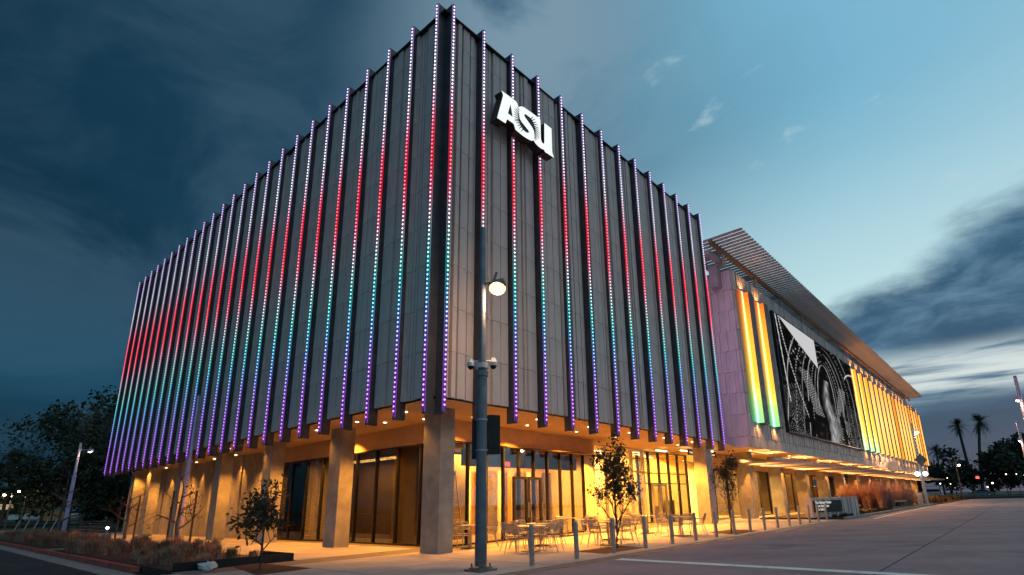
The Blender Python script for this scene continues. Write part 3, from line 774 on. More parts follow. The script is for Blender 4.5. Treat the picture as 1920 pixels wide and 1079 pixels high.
part('roof_plant', MB().box(26, 9.0, ZT2+.05, 108, 16, 17.9), farM, Bd)
# piers
px0 = 28.5
for i in range(13):
    x = px0+i*6.6
    column(x, 1.65, x+.85, 2.55, h=ZB2-.02, parent=Bd)
# glazing behind
seg_wall(Bd, (27.2, 3.7), (62.0, 3.7), .02, 3.45, 2.2, mw=.08, gm=glassM)
fascia(Bd, [(27.2, 3.68), (62.0, 3.68)], 3.47, ZB2-.03, 3.3)
for i in range(24): link('wall_panel', B(0,0,.01,2.05,.2,ZB2-.03).mesh('wall_panel', concrete), Bd, (62.2+i*2.1, 2.65 if i % 2 else 2.55, 0))
part('interior_wall', MB().box(27.4, 9.5, 0, 62, 9.7, ZB2-.03), wallinM, Bd)
part('interior_floor', MB().box(27.2, 3.8, -.001, 62, 9.5, .012), floorinM, Bd)
part('interior_wall', MB().box(46.5, 6.2, 0, 62, 6.35, ZB2-.03).box(36.9, 3.95, 0, 37.05, 9.4, ZB2-.03), darkinM, Bd)
for i in range(16): link('linear_light', B(0,0,0,1.3,.1,.05).mesh('linear_light', linearM), Bd, (28+i*2.1, 5.0+(i%2)*1.2, ZB2-.35))
area('ceiling_light', (32, 6.3, 4.2), 8, 3, 4200, Bd, (1,.60,.14)); area('ceiling_light', (42, 6.6, 4.2), 8, 3, 2200, Bd, (1,.48,.08)); area('ceiling_light', (54, 5.2, 4.2), 12, 1.6, 900, Bd, (1,.46,.08))
# canopy of slats
sl = B(-.11, -2.15, 3.55, .11, 1.62, 3.66).mesh('canopy_slat', louvM)
for i in range(58): link('canopy_slat', sl, Bd, (26.6+i*1.52, 0, 0))
sl2 = B(-.11, -2.15, 3.55, .11, 1.62, 3.66)
part('canopy_beam', MB().box(26.2, -.95, 3.68, 114.6, -.75, 3.86).box(26.2, 1.35, 3.68, 114.6, 1.55, 3.86), louvM, Bd)
part('canopy_hanger', MB(), louvM, Bd) if False else None
for i in range(22): spot('canopy_light', (27.2+i*4.1, .9, ZB2-.12), 650, Bd, size=R(140), direction=(0,-.15,-1)); 
for i in range(22): part('downlight', MB().disc((27.2+i*4.1, .9, ZB2-.03), .08, 8, .02), downM, Bd)
for i in range(14): spot('wall_washer', (62.9+i*3.4, 2.3, 4.2), 380, Bd, size=R(70), direction=(0,.12,-1))
# added fill spots without fixtures, warming the canopy and lower wall
for i in range(10): spot('canopy_fill', (30+i*8.2, 1.2, 2.7), 380, Bd, size=R(130), direction=(0,-.5,1), color=(1,.66,.3))

# ================================================================== STREET LAMPS
def lamp_post(loc, h, label, r=(.135,.08), arm=(.45,-.25), zl=None, cams=True, power=900, lens=lampM, m=poleM, group=None, face=None, zb=None, lr=.12):
    t = thing('street_lamp', label, 'street lamp', loc, 0, group)
    zl = zl or h-1.7; zb = zb or h*.56
    part('pole', MB().tube([(0,0,.12),(0,0,zb)], [r[0], r[0]*.9], 16).tube([(0,0,zb),(0,0,h)], [r[1]*1.05, r[1]*.9], 16), m, t, smooth=False)
    bp = MB().disc((0,0,.06), r[0]*1.9, 8, .06)
    for k_ in range(4):
        a_ = k_*math.pi/2+.7; bp.tube([(math.cos(a_)*r[0]*1.5, math.sin(a_)*r[0]*1.5, .07), (math.cos(a_)*r[0]*1.5, math.sin(a_)*r[0]*1.5, .17)], .022, 6)
    bp.box(-r[0]*1.9,-r[0]*1.9,0,r[0]*1.9,r[0]*1.9,.05)
    part('base_plate', bp, m, t)
    part('collar', MB().tube([(0,0,zb-.05),(0,0,zb+.08)], r[0]*1.12, 16), m, t)
    ax, ay = arm; L = math.hypot(ax, ay); dx, dy = ax/L, ay/L
    ar = part('arm', MB().tube([(0,0,zl+.15),(dx*(L-.1),dy*(L-.1),zl+.15)], .03, 8).tube([(dx*(L-.1),dy*(L-.1),zl+.12),(ax,ay,zl+.42)], .035, 8), m, t)
    hd = part('lamp_head', MB().tube([(ax-dx*.18,ay-dy*.18,zl+.02),(ax,ay,zl+.07),(ax+dx*.22,ay+dy*.22,zl+.13)], [.10,.15,.11], 10), m, t)
    link('lens', MB().ball((ax+dx*.02, ay+dy*.02, zl-.02), lr, 12, 8, .75).mesh('lens', lens, True), hd)
    if power: point('bulb', (ax+dx*.05, ay+dy*.05, zl-.22), power, t, (1,.62,.34), .12)
    return t, zb
arm_r = (rt.x*.42-.10, rt.y*.42-.10)
near, zb = lamp_post((-1.05,-3.15,0), 8.37, 'tall steel street lamp in the foreground with a bright warm lamp and two dome cameras', arm=(.17,-.33), zl=6.66, zb=4.45, power=340, lr=.21)
for s_ in (-1, 1):
    cx_, cy_ = rt.x*.19*s_*1.1, rt.y*.19*s_*1.1
    c_ = part('dome_camera', MB().tube([(cx_*.5,cy_*.5,4.78),(cx_*1.3,cy_*1.3,4.78)], .03, 8).tube([(cx_*1.3,cy_*1.3,4.86),(cx_*1.3,cy_*1.3,4.74),(cx_*1.3,cy_*1.3,4.66)], [.05,.10,.10], 12), whitepM, near)
    link('camera_dome', MB().ball((cx_*1.3, cy_*1.3, 4.65), .075, 12, 8).mesh('camera_dome', darkM, True), c_)
part('bracket', MB().tube([(0,0,4.60),(0,0,4.72)], .165, 16), whitepM, near)
# traffic-sign backs strapped to the pole
M1 = Matrix.Translation((.0,.0,0)) @ Matrix.Rotation(R(-22), 4, 'Z')
part('sign_back', MB().box(.17, -.02, 2.55, .46, .12, 3.48, M1), darkM, near); part('sign_back', MB().box(-.22, .15, 2.45, -.02, .19, 3.38, Matrix.Rotation(R(-40),4,'Z')), darkM, near)
part('strap', MB().tube([(0,0,3.33),(0,0,3.36)], .15, 16).tube([(0,0,2.62),(0,0,2.65)], .15, 16), steelM, near)
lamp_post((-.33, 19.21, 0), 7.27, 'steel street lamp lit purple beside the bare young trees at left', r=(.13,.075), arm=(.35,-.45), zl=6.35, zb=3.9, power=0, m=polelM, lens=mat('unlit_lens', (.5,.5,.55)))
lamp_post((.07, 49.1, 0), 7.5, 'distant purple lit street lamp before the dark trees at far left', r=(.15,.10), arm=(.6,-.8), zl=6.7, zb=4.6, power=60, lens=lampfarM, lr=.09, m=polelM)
lamp_post((67.6, -3.9, 0.1), 9.4, 'street lamp at the far end of the long building wing by the kerb', r=(.17,.13), arm=(.5,-.3), zl=8.3, power=2500, lens=lampfarM, lr=.22, m=whitepM)
lamp_post((121.3, -3.65, .1), 7.8, 'orange lit street lamp beyond the junction left of the two tall palms', r=(.16,.12), arm=(.9,-.4), zl=6.3, power=300, lens=lampfarM, lr=.22, m=orangeM)  # orange lamplight on this pole is put into its steel colour
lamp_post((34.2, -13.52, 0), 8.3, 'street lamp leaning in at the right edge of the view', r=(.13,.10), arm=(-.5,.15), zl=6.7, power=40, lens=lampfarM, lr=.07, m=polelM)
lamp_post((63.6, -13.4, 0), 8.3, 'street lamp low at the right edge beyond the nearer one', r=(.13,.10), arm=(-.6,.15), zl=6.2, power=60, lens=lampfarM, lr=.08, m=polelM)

# ================================================================== BOLLARDS
ords = ['first','second','third','fourth','fifth','sixth','seventh','eighth','ninth','tenth','eleventh','twelfth','thirteenth','fourteenth','fifteenth','sixteenth']
bt = thing('bollard', 'x', 'bollard', (0,0,0), 0, 'steel bollards in a row along the street edge')
part('post', MB().tube([(0,0,0),(0,0,.90),(0,0,.93)], [.062,.062,.055], 14), steelM, bt)
part('post_cap', MB().tube([(0,0,.931),(0,0,.95),(0,0,.955)], [.056,.05,.03], 14), alumM, bt)
BT = tree_of(bt)
for k_ in range(16):
    lab = '%s steel bollard in the row, counted from the foreground street lamp' % ords[k_]
    loc = (.24+1.72*k_, -3.51, 0)
    if k_ == 0: bt.location = loc; bt['label'] = lab
    else: dup(BT, loc, random.uniform(0, 1), lab)

# ================================================================== CAFE FURNITURE
def chair():
    t = thing('chair', 'x', 'chair', (0,0,0), 0, 'slatted metal cafe chairs on the plaza')
    st_ = MB().box(-.22,-.22,.425,.22,.22,.437)
    for k_ in range(6): st_.box(-.215, -.20+k_*.073, .4375, .215, -.145+k_*.073, .449)
    part('seat', st_, alumM, t)
    bk = MB()
    for k_ in range(5):
        z = .56+k_*.055; y = -.235-.02*k_
        bk.box(-.205, y-.008, z, .205, y+.008, z+.036)
    bk.tube([(-.215,-.205,.44),(-.22,-.24,.56),(-.215,-.32,.80),(-.16,-.335,.84),(.16,-.335,.84),(.215,-.32,.80),(.22,-.24,.56),(.215,-.205,.44)], .014, 6)
    part('backrest', bk, alumM, t)
    for sx in (-1, 1):
        part('leg', MB().tube([(sx*.21,.20,.44),(sx*.235,.235,.2),(sx*.25,.27,0)], [.014,.013,.011], 6), alumM, t)
        part('leg', MB().tube([(sx*.21,-.20,.44),(sx*.235,-.26,.2),(sx*.25,-.33,0)], [.014,.013,.011], 6), alumM, t)
        part('armrest', MB().tube([(sx*.22,-.27,.64),(sx*.26,-.15,.655),(sx*.265,.12,.65),(sx*.25,.19,.60),(sx*.225,.20,.43)], .013, 6), alumM, t)
    return t
def table():
    t = thing('cafe_table', 'x', 'table', (0,0,0), 0, 'round cafe tables on the plaza')
    part('tabletop', MB().tube([(0,0,.715),(0,0,.72),(0,0,.742),(0,0,.747)], [.40,.46,.46,.44], 28), steelM, t)
    lg = MB()
    for k_ in range(3):
        a_ = k_*2.094; lg.tube([(math.cos(a_)*.055, math.sin(a_)*.055, .03), (math.cos(a_)*.055, math.sin(a_)*.055, .715)], .02, 8)
    part('pedestal', lg, alumM, t)
    part('base_plate', MB().tube([(0,0,0),(0,0,.022),(0,0,.03)], [.32,.32,.28], 24), darkM, t); return t
ch0 = chair(); tb0 = table(); CH = tree_of(ch0); TB = tree_of(tb0)
tabs = [ # x, y, name, [angles deg of chairs]
 (3.25, 2.05, 'beside the corner column', (200, 330, 70)),
 (3.15, -.85, 'nearest the foreground lamp', (185, 285, 20, 100)),
 (4.9, .35, 'second from the foreground lamp', (160, 80, 350, 260)),
 (9.6, 2.9, 'closest to the lobby glass', (200, 110, 330)),
 (6.05, -1.75, 'just behind the cafe tree', (185, 95, 300, 355)),
 (8.3, -.3, 'farther behind the cafe tree', (170, 80, 350)),
 (12.2, .4, 'before the entrance glass', (180, 90, 345)),
 (10.9, -1.9, 'nearest the entrance column', (190, 100, 290, 10)),
]
first = True; fc = True
used = set()
def side(a):
    v = (math.cos(R(a)), math.sin(R(a))); r_ = v[0]*rt0.x+v[1]*rt0.y; d_ = v[0]*fw.x+v[1]*fw.y
    if abs(r_) > abs(d_): return 'left' if r_ < 0 else 'right'
    return 'far' if d_ > 0 else 'near'
for (x, y, nm, angs) in tabs:
    lab = 'round metal cafe table %s' % nm
    if first: tb0.location = (x, y, .008); tb0['label'] = lab; first = False
    else: dup(TB, (x, y, .008), random.uniform(0,6), lab)
    seen = {}
    for a_ in angs:
        s_ = side(a_); seen[s_] = seen.get(s_, 0)+1
        word = {'left':'left side','right':'right side','far':'far side','near':'near side'}[s_] + ('' if seen[s_] == 1 else ', inner one')
        lab = 'metal chair on the %s of the table %s' % (word, nm)
        rr2 = .66; cx_, cy_ = x+math.cos(R(a_))*rr2, y+math.sin(R(a_))*rr2
        rz = math.atan2(-(x-cx_), (y-cy_))+R(random.uniform(-14,14))
        if fc: ch0.location = (cx_, cy_, .008); ch0.rotation_euler = (0,0,rz); ch0['label'] = lab; fc = False
        else: dup(CH, (cx_, cy_, .008), rz, lab)

# step ladder inside
ld = thing('step_ladder', 'tall aluminium step ladder standing behind the lobby glass', 'ladder', (4.55, 4.6, .012))
l_ = MB()
for sx in (-1, 1):
    l_.tube([(sx*.32,-.35,0),(sx*.14,0,2.75)], .03, 6)
part('rail', l_, alumM, ld)
for k_ in range(9):
    z = .28+k_*.28; t_ = z/2.75; part('rung', B(-.32+.18*t_, -.35+.35*t_-.03, z, .32-.18*t_, -.35+.35*t_+.03, z+.03), alumM, ld)
part('back_frame', MB().tube([(-.3,.5,0),(-.13,.02,2.7)], .025, 6).tube([(.3,.5,0),(.13,.02,2.7)], .025, 6), alumM, ld)
glint = thing('lamp_reflection', 'small glowing ball above the step ladder standing in for a lamp reflection', 'lamp', (4.55, 4.6, 2.77))
part('bulb', MB().ball((0,0,.12), .055, 10, 6), lampfarM, glint, True); part('stand', MB().tube([(0,0,0),(0,0,.07)], .02, 8), darkM, glint)  # ball and stand added where the glass reflects a street lamp
wd = thing('wall_display', 'magenta framed display screen on the lit wall inside the entrance', 'display', (0,0,0))
part('frame', B(14.6, 8.35, 1.35, 16.9, 8.45, 2.6), menurM, wd); part('display', B(15.0, 8.33, 1.55, 15.75, 8.347, 2.4), menuM, wd); part('display', B(16.0, 8.33, 1.55, 16.75, 8.347, 2.4), menuM, wd)
for i, (x, y, h, lb_) in enumerate(((24.3, 6.5, 1.0, 'dark cabinet just inside the tall entrance glass'), (25.3, 6.3, 1.35, 'taller dark cabinet at the end of the entrance glass'), (19.9, 6.6, .95, 'pale reception counter seen through the entrance glass'))):
    c_ = thing('cabinet', lb_, 'cabinet', (x, y, .012)); mm_ = darkinM if i < 2 else wallinM
    part('carcass', MB().box(-.35,-.25,.06,.35,.25,h-.04), mm_, c_); part('top', MB().box(-.38,-.28,h-.04,.38,.28,h), mm_, c_); part('plinth', MB().box(-.32,-.2,0,.32,.22,.06), darkM, c_)

# ================================================================== WALL SIGN
ws = thing('wall_sign', 'low ribbed concrete wall sign with black name plate behind the last bollards', 'sign', (26.9, -2.55, 0), math.atan2(-.9, 3.0))
wL = 5.2
part('wall', MB().box(0,.0,.12,wL,.5,1.30), panelB, ws)
for i in range(17): part('rib', B(.02+i*.305, -.045-.02*(i%3), .12, .02+i*.305+.22, -.001, 1.30), panelB, ws)
part('footing', MB().box(.05,.02,0,wL-.05,.48,.12), darkM, ws)
pl_ = part('name_plate', MB().box(.02, -.13, .42, 3.1, -.09, 1.12), darkM, ws)
add_text('The Sidney Poitier\nNew American\nFilm School', (.16, -.134, .93), .24, (R(90),0,0), signletM, pl_, 'lettering', .002, .85)

# ================================================================== BARRIER SIGNS AT RIGHT
signbM = mat('sign_back_metal', (.22,.20,.21), (.18,.165,.17), 2, .6)
sg = thing('stop_sign', 'back of an octagonal sign on a thin post before the far wall', 'sign', (70.6, -.77, .1), R(-60))
part('post', MB().tube([(0,0,0),(0,0,5.3)], .05, 8), steelM, sg)
part('plate', MB().tube([(0,-.03,4.6),(0,.0,4.6)], .66, 8), signbM, sg)
sg = thing('diamond_sign', 'diamond shaped sign seen from behind on the far street lamp pole', 'sign', (67.45, -4.15, .1), R(-50))
part('plate', MB().tube([(0,-.02,5.05),(0,.01,5.05)], .75, 4), signbM, sg); part('strap', MB().box(-.2,-.02,5.0,.2,.28,5.1), steelM, sg)
for s_ in (-1, 1):
    tl = thing('globe_light', 'round white light on the %s of the far street lamp pole' % ('left' if s_ < 0 else 'right'), 'light', (67.6+rt.x*.48*s_, -3.9+rt.y*.48*s_, 3.55))
    part('globe', MB().ball((0,0,0), .27, 12, 8), bokehwM, tl, True); part('bracket', MB().bar((0,0,.0), (-rt.x*.45*s_, -rt.y*.45*s_, 0), .05, .05), steelM, tl)
for i in range(3):
    rk = thing('marker_post', '%s white marker post beside the far street lamp' % ('leftmost','middle','rightmost')[i], 'post', (62.5+i*1.4, -3.75, .1), 0, 'white marker posts at the kerb')
    part('post', MB().tube([(0,0,0),(0,0,1.25)], .07, 8), whitepM, rk); part('cap', MB().ball((0,0,1.25), .075, 8, 5), whitepM, rk)
bn_ = thing('bench', 'long pale stone bench beyond the wall sign', 'bench', (33.5, -2.9, .1), R(4))
part('seat', B(0,-.3,.42,5.5,.3,.55), kerbM, bn_); part('leg', B(.5,-.22,0,.8,.22,.42), kerbM, bn_); part('leg', B(4.6,-.22,0,4.9,.22,.42), kerbM, bn_)
bn_ = thing('bench', 'low lit ledge bench before the far end of the wing', 'bench', (55.5, -2.2, .1), 0)
part('seat', B(0,-.3,.45,7.5,.3,.6), woodM, bn_); part('leg', B(.4,-.25,0,.7,.25,.45), kerbM, bn_); part('leg', B(6.8,-.25,0,7.1,.25,.45), kerbM, bn_)

# ================================================================== TREES AND PLANTS
def grow(rs, p, d, L, r, lev, maxlev, segs, tips, spread=.6, upb=.25, nb=(2,4), decay=.68, wob=.12):
    pts = [p]; rr = [r]; n = 4
    for k_ in range(n):
        d = (d+Vector((rs.gauss(0,wob), rs.gauss(0,wob), rs.gauss(0,wob)+upb*.12))).normalized()
        p = p+d*L/n; pts.append(p); rr.append(r*(1-.45*(k_+1)/n))
        if lev >= maxlev-1: tips.append((p.copy(), d.copy()))
    segs.append((pts, rr))
    if lev >= maxlev: return
    for _ in range(rs.randint(*nb)):
        i_ = rs.randint(2, n); q = pts[i_]
        a = Vector((rs.gauss(0,1), rs.gauss(0,1), rs.gauss(0,.5)+upb)); a = (a-a.dot(d)*d).normalized()
        nd = (d*(1-spread)+a*spread+Vector((0,0,upb*.5))).normalized()
        grow(rs, q, nd, L*decay*rs.uniform(.8,1.15), rr[i_]*.68, lev+1, maxlev, segs, tips, spread, upb, nb, decay, wob)
def leaves(tips, n, size, rs, jit=.15, asp=.45):
    m = MB()
    if not tips: return m
    for _ in range(n):
        p, d = tips[rs.randrange(len(tips))]
        c = p+Vector((rs.gauss(0,jit), rs.gauss(0,jit), rs.gauss(0,jit)))
        a = Vector((rs.gauss(0,1), rs.gauss(0,1), rs.gauss(-.3,.8))).normalized(); b = a.cross(Vector((rs.gauss(0,1), rs.gauss(0,1), rs.gauss(0,1)))).normalized()
        s_ = size*rs.uniform(.6,1.3); w = s_*asp/2
        m.v += [tuple(c), tuple(c+a*s_*.5+b*w), tuple(c+a*s_), tuple(c+a*s_*.5-b*w)]; i0 = len(m.v)-4; m.f.append((i0,i0+1,i0+2,i0+3)); m.c += [None]*4
    return m
def tree(name, label, loc, h, seed, levels=4, nleaf=1500, lsize=.09, r=.05, trunk=.35, spread=.55, upb=.35, nb=(2,4), bark=barkM, leaf=leafM, jit=.12, cat='tree', group=None, decay=.68, nmain=5, stems=1, flare=.7):
    rs = random.Random(seed); t = thing(name, label, cat, loc, 0, group)
    tr = MB(); th = h*trunk
    pts = [Vector((0,0,0)), Vector((rs.gauss(0,.03)*h*.2, rs.gauss(0,.03)*h*.2, th*.5)), Vector((rs.gauss(0,.04)*h*.2, rs.gauss(0,.04)*h*.2, th)), Vector((rs.gauss(0,.03)*h*.3, rs.gauss(0,.03)*h*.3, h*.8))]
    tr.tube(pts, [r*1.15, r, r*.85, r*.3], 9); part('trunk', tr, bark, t, True)
    segs = []; tips = []
    for k_ in range(nmain):
        f_ = .0+k_/nmain; z = th*.8+(h*.72-th*.8)*f_; a_ = k_*2.4+rs.uniform(-.4,.4)
        p = pts[2].lerp(pts[3], f_) ; p.z = z
        d = Vector((math.cos(a_)*flare, math.sin(a_)*flare, .75)).normalized()
        grow(rs, p, d, h*.30*(1-.35*f_), r*.6*(1-.4*f_), 1, levels, segs, tips, spread, upb, nb, decay)
    grow(rs, pts[3], Vector((0,0,1)), h*.2, r*.35, 2, levels, segs, tips, spread, upb, nb, decay)
    bm_ = MB()
    for P, rr in segs: bm_.tube(P, [max(q, .004) for q in rr], 5 if rr[0] > .012 else 3, cap=False)
    part('branches', bm_, bark, t)
    if nleaf: part('foliage', leaves(tips, nleaf, lsize, rs, jit), leaf, t, kind='stuff')
    return t
tree('young_tree', 'leafy young tree rising between the cafe tables behind the bollards', (5.0,-2.75,0), 3.0, 11, 4, 3000, .11, .045, .16, .48, .65, jit=.09, flare=.42, nmain=11, decay=.60)
tree('young_tree', 'slender young tree in the mulch square before the entrance column', (13.2,-3.0,0), 3.1, 5, 4, 1900, .10, .035, .22, .48, .6, jit=.09, flare=.45, nmain=9, decay=.62)
tree('young_tree', 'small leafy tree standing in the mulch square at lower left', (-3.7,1.76,0), 1.9, 21, 4, 1000, .14, .030, .30, .6, .25, jit=.10, flare=1.0, nmain=7)
tree('bare_tree', 'bare young tree tied to stakes in the grasses beside the purple lamp', (-.9,17.6,0), 3.3, 31, 3, 60, .14, .085, .25, .7, .15, bark=palebarkM, flare=1.4, nmain=6, jit=.05, decay=.74)
tree('bare_tree', 'bare young tree at the far end of the orange colonnade', (-.6,27.5,0), 3.4, 33, 3, 20, .14, .085, .25, .7, .15, bark=palebarkM, flare=1.5, nmain=6, jit=.05, decay=.74)
tree('bare_tree', 'bare young tree at far left before the parked cars', (-1.6,40.5,0), 4.6, 37, 3, 20, .14, .11, .25, .7, .15, bark=palebarkM, flare=1.5, nmain=6, jit=.05, decay=.74)
def stake(x, y, lab):
    t = thing('tree_stake', lab, 'stake', (x, y, 0)); part('pole', MB().tube([(0,0,0),(.02,0,2.4)], .045, 8), barkM, t); part('tie', MB().tube([(0,0,1.6),(0,0,1.66)], .055, 8), darkM, t)
stake(-1.15, 18.0, 'left wooden stake of the bare tree beside the purple lamp'); stake(-.45, 17.2, 'right wooden stake of the bare tree beside the purple lamp')
stake(-.9, 28.2, 'left wooden stake of the bare tree at the colonnade end'); stake(-.3, 27.0, 'right wooden stake of the bare tree at the colonnade end')
stake(-2.0, 41.2, 'left wooden stake of the bare tree at far left'); stake(-1.2, 40.0, 'right wooden stake of the bare tree at far left')
# mulch squares
for nm, P in (('mulch_square', [(-4.1,.95),(-2.75,1.1),(-2.8,4.1),(-3.6,3.6)]), ('mulch_square', [(3.4,-3.4),(5.6,-3.4),(5.9,-2.2),(3.6,-2.15)]), ('mulch_square', [(12.2,-3.6),(15.2,-3.4),(15.8,-1.9),(13.2,-2.0)])):
    struct(nm, MB().prism(P, .001, .012), soilM)
# planter edge
pe = thing('planter_edging', 'dark steel edging at the near end of the grass planting', 'edging', (0,0,0))
part('edge', MB().box(-4.9,3.86,0,-1.9,3.92,.20).box(-1.96,3.92,0,-1.9,6.0,.20), planterM, pe)
rk = thing('white_bag', 'crumpled pale bag lying at the corner of the planting edge', 'bag', (-4.25,3.55,0))
rs = random.Random(4); mb = MB().ball((0,0,.09), .22, 12, 7, .42); mb.v = [(x+rs.gauss(0,.025), y*1.6+rs.gauss(0,.03), max(0,z+rs.gauss(0,.02))) for x,y,z in mb.v]; part('sack', mb, whitepM, rk)
mb = MB().ball((-.1,-.35,.05), .10, 10, 6, .45); mb.v = [(x+rs.gauss(0,.02), y+rs.gauss(0,.02), max(0,z+rs.gauss(0,.015))) for x,y,z in mb.v]; part('flap', mb, whitepM, rk)
# ornamental grasses
def grasses(name, boxes, nclump, per, h, m, seed, z=.03, curl=.5, wd=.008):
    r = np.random.default_rng(seed); vs = []; fs = []; base_ = 0
    for (x0, y0, x1, y1, n) in boxes:
        cx = r.uniform(x0, x1, n); cy = r.uniform(y0, y1, n)
        for a, b in zip(cx, cy):
            hh = h*r.uniform(.45, 1.15)
            th = r.uniform(0, 2*np.pi, per); ln = r.uniform(.1, 1, per)*curl*hh; H = hh*r.uniform(.55, 1.05, per)*(1-.25*ln/(curl*hh))
            bx = a+r.normal(0, .05+.05*hh, per); by = b+r.normal(0, .06, per)
            for f0, f1, w in ((0, .5, wd), ):
                pass
            p0 = np.stack([bx, by, np.full(per, z)], 1); dirx = np.stack([np.cos(th), np.sin(th), np.zeros(per)], 1); pr_ = np.stack([-np.sin(th), np.cos(th), np.zeros(per)], 1)*wd
            p1 = p0+dirx*(ln*.30)[:, None]+np.array([0,0,1])*(H*.62)[:, None]
            p2 = p0+dirx*(ln*.95)[:, None]+np.array([0,0,1])*H[:, None]
            V_ = np.stack([p0-pr_, p0+pr_, p1+pr_*.8, p1-pr_*.8, p2], 1).reshape(-1, 3); vs.append(V_)
            i_ = base_+np.arange(per)*5
            fs += [(k, k+1, k+2, k+3) for k in i_]+[(k+3, k+2, k+4) for k in i_]; base_ += per*5
    me = bpy.data.meshes.new(name); me.from_pydata(np.concatenate(vs).tolist(), [], [tuple(int(q) for q in f) for f in fs]); me.materials.append(m)
    o = link(name, me); return o
o = grasses('ornamental_grass', [(-4.75,4.3,-2.1,18.4,95),(-4.75,21.8,-2.1,44,120)], 0, 230, .60, reedM, 1); setp(o, 'brown ornamental grasses filling the strip behind the red kerb', 'grass', kind='stuff')
o = grasses('twiggy_shrubs', [(51,-2.4,68,1.2,110)], 0, 190, 2.9, twigM, 2, curl=.55, wd=.02); setp(o, 'pinkish bare twiggy shrubs before the far part of the wing', 'shrub', kind='stuff')
o = grasses('verge_plants', [(27.6,-4.0,46,-3.2,60),(27.6,-3.2,33,-2.8,14)], 0, 60, .30, leafgM, 3, z=.1, curl=.9, wd=.012); setp(o, 'low dark plants along the kerb beside the wall sign', 'plants', kind='stuff')
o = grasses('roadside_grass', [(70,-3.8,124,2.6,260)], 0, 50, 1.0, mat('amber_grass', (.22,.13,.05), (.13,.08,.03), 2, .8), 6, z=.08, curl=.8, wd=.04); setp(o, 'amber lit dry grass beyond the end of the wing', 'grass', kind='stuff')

def big_tree(label, loc, h, wd_, seed, n=5000, ls=.5, leaf=leafgM, bare=False, name='dark_tree', group=None):
    rs = random.Random(seed); t = thing(name, label, 'tree', loc, 0, group)
    part('trunk', MB().tube([(0,0,0),(.1,.1,h*.25),(0,.2,h*.55)], [h*.03,h*.024,h*.012], 8), barkM, t, True)
    segs = []; tips = []
    for k_ in range(8):
        a_ = k_*2.4; grow(rs, Vector((0,0,h*(.18+.05*k_))), Vector((math.cos(a_)*wd_/h*1.3, math.sin(a_)*wd_/h*1.3, .7)).normalized(), h*.28, h*.012, 1, 4 if not bare else 5, segs, tips, .6, .3, (2,4), .72, .14)
    bm_ = MB()
    for P, rr in segs: bm_.tube(P, [max(q, .012) for q in rr], 3, cap=False)
    part('branches', bm_, barkM if not bare else palebarkM, t)
    if n:
        blobs = [(Vector((rs.gauss(0,wd_*.33), rs.gauss(0,wd_*.33), h*(.2+.72*rs.random()**.8))), rs.uniform(.10,.22)*h) for _ in range(26)]
        m = MB()
        for _ in range(n):
            c0, r0 = blobs[rs.randrange(len(blobs))]
            d = Vector((rs.gauss(0,1), rs.gauss(0,1), rs.gauss(0,1))).normalized()*r0*rs.uniform(.5,1.05)
            c = c0+d; c.z = max(c.z, .3)
            a = Vector((rs.gauss(0,1), rs.gauss(0,1), rs.gauss(0,1))).normalized(); b = a.cross(Vector((rs.gauss(0,1), rs.gauss(0,1), rs.gauss(0,1)))).normalized(); s_ = ls*rs.uniform(.5,1.3)
            m.v += [tuple(c), tuple(c+a*s_*.5+b*s_*.3), tuple(c+a*s_), tuple(c+a*s_*.5-b*s_*.3)]; i0 = len(m.v)-4; m.f.append((i0,i0+1,i0+2,i0+3)); m.c += [None]*4
        part('foliage', m, leaf, t, kind='stuff')
    return t
# left tree mass
big_tree('large dark tree rising directly left of the finned facade', (10.5,84,0), 17.5, 12, 1, 20000, .6)
big_tree('broad dark tree with thin bare outer twigs at left', (6.0,74,0), 15.0, 13, 2, 12000, .5, bare=True)
big_tree('lower dark tree filling behind the distant purple lamp', (6.8,62,0), 8.0, 11, 3, 14000, .5)
big_tree('dark round tree behind the lit parking lamps', (7,112,0.3), 9, 9, 4, 5000, .5)
big_tree('green lit tree beside the yellow parking lamp', (3.4,104,.3), 6.2, 4.5, 9, 2600, .5, leaf=mat('lit_green_leaves', (.07,.12,.02), (.04,.07,.015)))  # brighter copy of the leaf green, with lamplight in the colour
big_tree('bushy dark tree low behind the colonnade end', (11,60,0), 7.0, 11, 8, 12000, .5)
